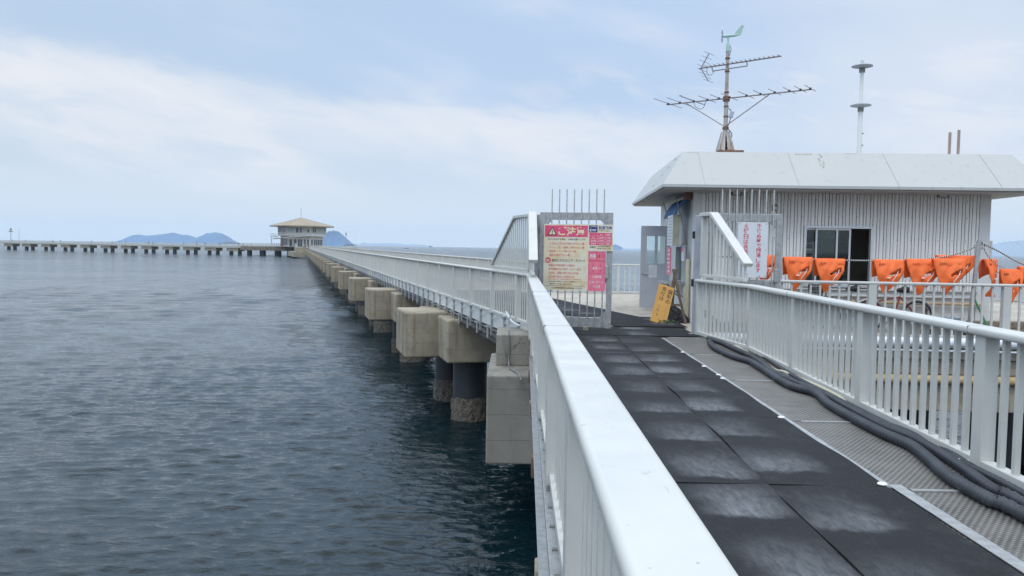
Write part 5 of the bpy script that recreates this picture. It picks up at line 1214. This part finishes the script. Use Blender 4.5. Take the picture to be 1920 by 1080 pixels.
lm = thing('signal_post', 'dark signal post with a crossed top at the left end of the cross pier', 'signal post', (at_depth(20.3, 424), 424, 0))
MB().lathe([(0.14, 0), (0.12, 7.6)], (0, 0, 0), 8).build('shaft', STEELD, lm); MB().box((0, 0, 5.9), (2.2, 0.3, 0.5)).build('crosspiece', STEELD, lm); MB().lathe([(0.4, 6.5), (0.5, 7.2), (0.2, 7.8)], (0, 0, 0), 8).build('lantern', STEELD, lm)
for px_, Y_, h_, lb in ((35.5, 420, 7.5, 'thin pale post near the left end of the cross pier'), (424, 362, 4.0, 'thin short post on the cross pier nearest the pavilion')):
    o = tag(MB().lathe([(0.12, 0), (0.08, h_)], (0, 0, 0), 6).build('thin_post', GREYP, None), lb, 'post'); o.location = (at_depth(px_, Y_), Y_, 0)

# ------------------------------------------------------------------ people
def person_mesh(arm):
    me = bpy.data.meshes.new('person')
    J = {'pel': (0, 0, .93, .13, .10), 'wst': (0, 0, 1.10, .12, .09), 'che': (0, 0, 1.30, .15, .10), 'nek': (0, .01, 1.46, .055, .055), 'hd0': (0, -.01, 1.56, .075, .085), 'hd1': (0, -.01, 1.66, .08, .09), 'hd2': (0, 0, 1.71, .05, .06)}
    E = [('pel', 'wst'), ('wst', 'che'), ('che', 'nek'), ('nek', 'hd0'), ('hd0', 'hd1'), ('hd1', 'hd2')]
    for sg, n_ in ((-1, 'l'), (1, 'r')):
        J['hip' + n_] = (sg * .09, 0, .86, .085, .085); J['kne' + n_] = (sg * .10, -.02, .48, .06, .06); J['ank' + n_] = (sg * .11, .01, .08, .045, .05); J['toe' + n_] = (sg * .12, -.14, .035, .04, .03)
        J['sho' + n_] = (sg * .19, 0, 1.39, .06, .06)
        if arm: J['elb' + n_] = (sg * .22, -.12, 1.15, .045, .045); J['han' + n_] = (sg * .10, -.36, 1.12, .035, .04)
        else: J['elb' + n_] = (sg * .25, .02, 1.12, .045, .045); J['han' + n_] = (sg * .26, -.05, .84, .035, .04)
        E += [('pel', 'hip' + n_), ('hip' + n_, 'kne' + n_), ('kne' + n_, 'ank' + n_), ('ank' + n_, 'toe' + n_), ('che', 'sho' + n_), ('sho' + n_, 'elb' + n_), ('elb' + n_, 'han' + n_)]
    ks = list(J); me.from_pydata([J[k][:3] for k in ks], [(ks.index(a), ks.index(b)) for a, b in E], [])
    o = bpy.data.objects.new('person', me); COL.objects.link(o); sk = o.modifiers.new('skin', 'SKIN'); sk.use_smooth_shade = True
    for i, k in enumerate(ks): me.skin_vertices[0].data[i].radius = J[k][3:5]
    me.skin_vertices[0].data[0].use_root = True
    sb = o.modifiers.new('sub', 'SUBSURF'); sb.levels = 1; sb.render_levels = 1
    bpy.context.view_layer.update()
    out = bpy.data.meshes.new_from_object(o.evaluated_get(bpy.context.evaluated_depsgraph_get())); bpy.data.objects.remove(o)
    out.materials.clear()
    for m in (CLOTH[0], CLOTH[1], SKIN, HAIR): out.materials.append(m)
    for p in out.polygons:
        c = p.center; p.material_index = 3 if c.z > 1.66 or (c.z > 1.55 and c.y > 0.02) else 2 if c.z > 1.45 or (abs(c.x) > .2 and c.z < 1.0) or (arm and c.y < -.28) else 1 if c.z < .95 else 0
    return out
PM = [person_mesh(0), person_mesh(1)]
CN = ['navy', 'black', 'maroon', 'white', 'grey', 'blue']
def person(label, x, y, z, rz, pose, top, bot, group):
    o = link('person', PM[pose], None, (x, y, z), rz)
    for i, m in ((0, CLOTH[top]), (1, CLOTH[bot])): o.material_slots[i].link = 'OBJECT'; o.material_slots[i].material = m
    return tag(o, label, 'person', group)
bents = [22, 55.5, 92, 128.6, 166, 204, 242, 280.5, 320, 359, 400, 441]; ordn = ['first', 'second', 'third', 'fourth', 'fifth', 'sixth', 'seventh', 'eighth', 'ninth', 'tenth', 'eleventh', 'twelfth']
for i, (px_, top, bot, off) in enumerate(((23, 1, 1, 0), (50, 4, 1, 1), (99, 2, 1, 0), (110, 1, 0, -1), (171.5, 1, 1, 0), (214, 4, 0, 1), (223.5, 1, 1, 0), (232.5, 2, 4, -1), (277.5, 0, 1, 0), (282, 1, 1, 1), (286, 1, 0, 0), (340.6, 1, 1, -1), (368.5, 4, 1, 0), (387, 0, 1, 1), (411, 4, 4, 0), (447, 1, 1, 0), (458, 4, 1, 1), (471, 2, 1, 0))):
    k_ = (px_ - 960) / FPX; s_ = (k_ * A2.y - A2.x) / (D2.x - k_ * D2.y); p = A2 + D2 * s_ + Dn * (0.9 * off)
    nb = min(range(12), key=lambda j: abs(bents[j] - px_))
    side = 'above' if abs(bents[nb] - px_) < 9 else ('just right of' if px_ > bents[nb] else 'just left of')
    act = ('standing', 'reaching forward')[i % 2]
    person('person in %s %s, on cross pier %s its %s bent' % (CN[top], act, side.replace(' of', ' of'), ordn[nb]), p.x, p.y, 0.04, rng.random() * 6, i % 2, top, bot, 'people on the cross pier')
for i, (px_, Y_, top, bot, lb) in enumerate(((569, 296, 3, 1, 'person in a white top at the pier end left of the railing'), (552.5, 330, 2, 1, 'person in a maroon top standing before the pavilion door'), (572, 285, 1, 1, 'person in black at the end of the pier railing'), (578, 280, 2, 1, 'person in a maroon top walking on the pier near the pavilion'), (563, 325, 0, 1, 'person in navy near the pavilion wall'))):
    person(lb, at_depth(px_, Y_), Y_, 0.36 if Y_ > 300 else 0.0, i, i % 2, top, bot, 'people before the pavilion')

# ------------------------------------------------------------------ far land
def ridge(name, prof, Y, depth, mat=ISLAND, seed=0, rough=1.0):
    """prof = (x, height) along a far shore; a rounded ridge running back from the shore line"""
    g = random.Random(seed); n = 90; xs = [p[0] for p in prof]; x0, x1 = xs[0], xs[-1]; mb = MB(); vs = []
    m = 9
    for i in range(n + 1):
        x = x0 + (x1 - x0) * i / n; h = float(np.interp(x, xs, [p[1] for p in prof])) ; h *= 1 + rough * 0.05 * math.sin(i * 1.9 + seed) ; h += rough * g.uniform(-0.8, 0.8) * (h > 8)
        for j in range(m + 1):
            t = j / m; vs.append((x, Y + depth * (t - 0.3), SEA - 1 + (h + 1) * math.sin(math.pi * t) ** 0.7 * (1 + (g.uniform(-.05, .05) if 0 < j < m else 0))))
    mb.add(vs, [(i * (m + 1) + j, (i + 1) * (m + 1) + j, (i + 1) * (m + 1) + j + 1, i * (m + 1) + j + 1) for i in range(n) for j in range(m)])
    return structure(mb.build(name, mat, None, smooth=True))
def far_ridge(name, pts, Y, depth, seed=0, mat=ISLAND, rough=1.0):     # pts: survey photo pixels of the skyline
    prof = []
    for px_, py_ in pts:
        d = ray(px_, py_); prof.append((d.x / d.y * Y, max(0.0, CAM_H + d.z / d.y * Y - SEA)))
    return ridge(name, prof, Y, depth, mat, seed, rough)
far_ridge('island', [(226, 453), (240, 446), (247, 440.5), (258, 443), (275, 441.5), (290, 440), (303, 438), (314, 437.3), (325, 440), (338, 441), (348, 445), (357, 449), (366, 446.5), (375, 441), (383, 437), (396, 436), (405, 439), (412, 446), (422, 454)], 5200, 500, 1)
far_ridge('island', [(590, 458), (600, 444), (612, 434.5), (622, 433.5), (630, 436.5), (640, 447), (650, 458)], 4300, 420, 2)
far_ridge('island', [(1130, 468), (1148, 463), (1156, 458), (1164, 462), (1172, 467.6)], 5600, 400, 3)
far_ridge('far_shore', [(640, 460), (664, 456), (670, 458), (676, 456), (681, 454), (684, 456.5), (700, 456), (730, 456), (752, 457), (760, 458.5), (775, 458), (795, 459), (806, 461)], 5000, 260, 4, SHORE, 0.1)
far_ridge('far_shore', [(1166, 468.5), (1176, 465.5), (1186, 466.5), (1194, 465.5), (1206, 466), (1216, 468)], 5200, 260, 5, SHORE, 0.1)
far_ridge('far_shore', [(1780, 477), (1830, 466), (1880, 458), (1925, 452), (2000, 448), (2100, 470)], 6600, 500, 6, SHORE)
bt = thing('small_boat', 'tiny dark boat on the open sea right of the far pavilion', 'boat', (at_depth(761, 1500), 1500, SEA))
mb = MB().prism([(-5, -1.3), (3, -1.3), (5.5, 0), (3, 1.3), (-5, 1.3)], -0.3, 1.2); mb.build('hull', STEELD, bt); MB().box((-1, 0, 2.2), (2.6, 1.8, 2.0)).build('cabin', PAVL, bt)

# ------------------------------------------------------------------ haze
hm = bpy.data.materials.new('sea_haze'); hm.use_nodes = True; t = NT(hm.node_tree)
vol = t.n('ShaderNodeVolumePrincipled', Color=(0.72, 0.87, 1.0, 1), Density=0.00010, Anisotropy=0.0)
o = t.n('ShaderNodeOutputMaterial'); t.t.links.new(vol.outputs[0], o.inputs['Volume'])
hz = MB().box((0, 3500, 80), (15000, 9000, 180)).build('haze', hm, None); hz['kind'] = 'stuff'; hz['label'] = 'pale sea haze over the water'
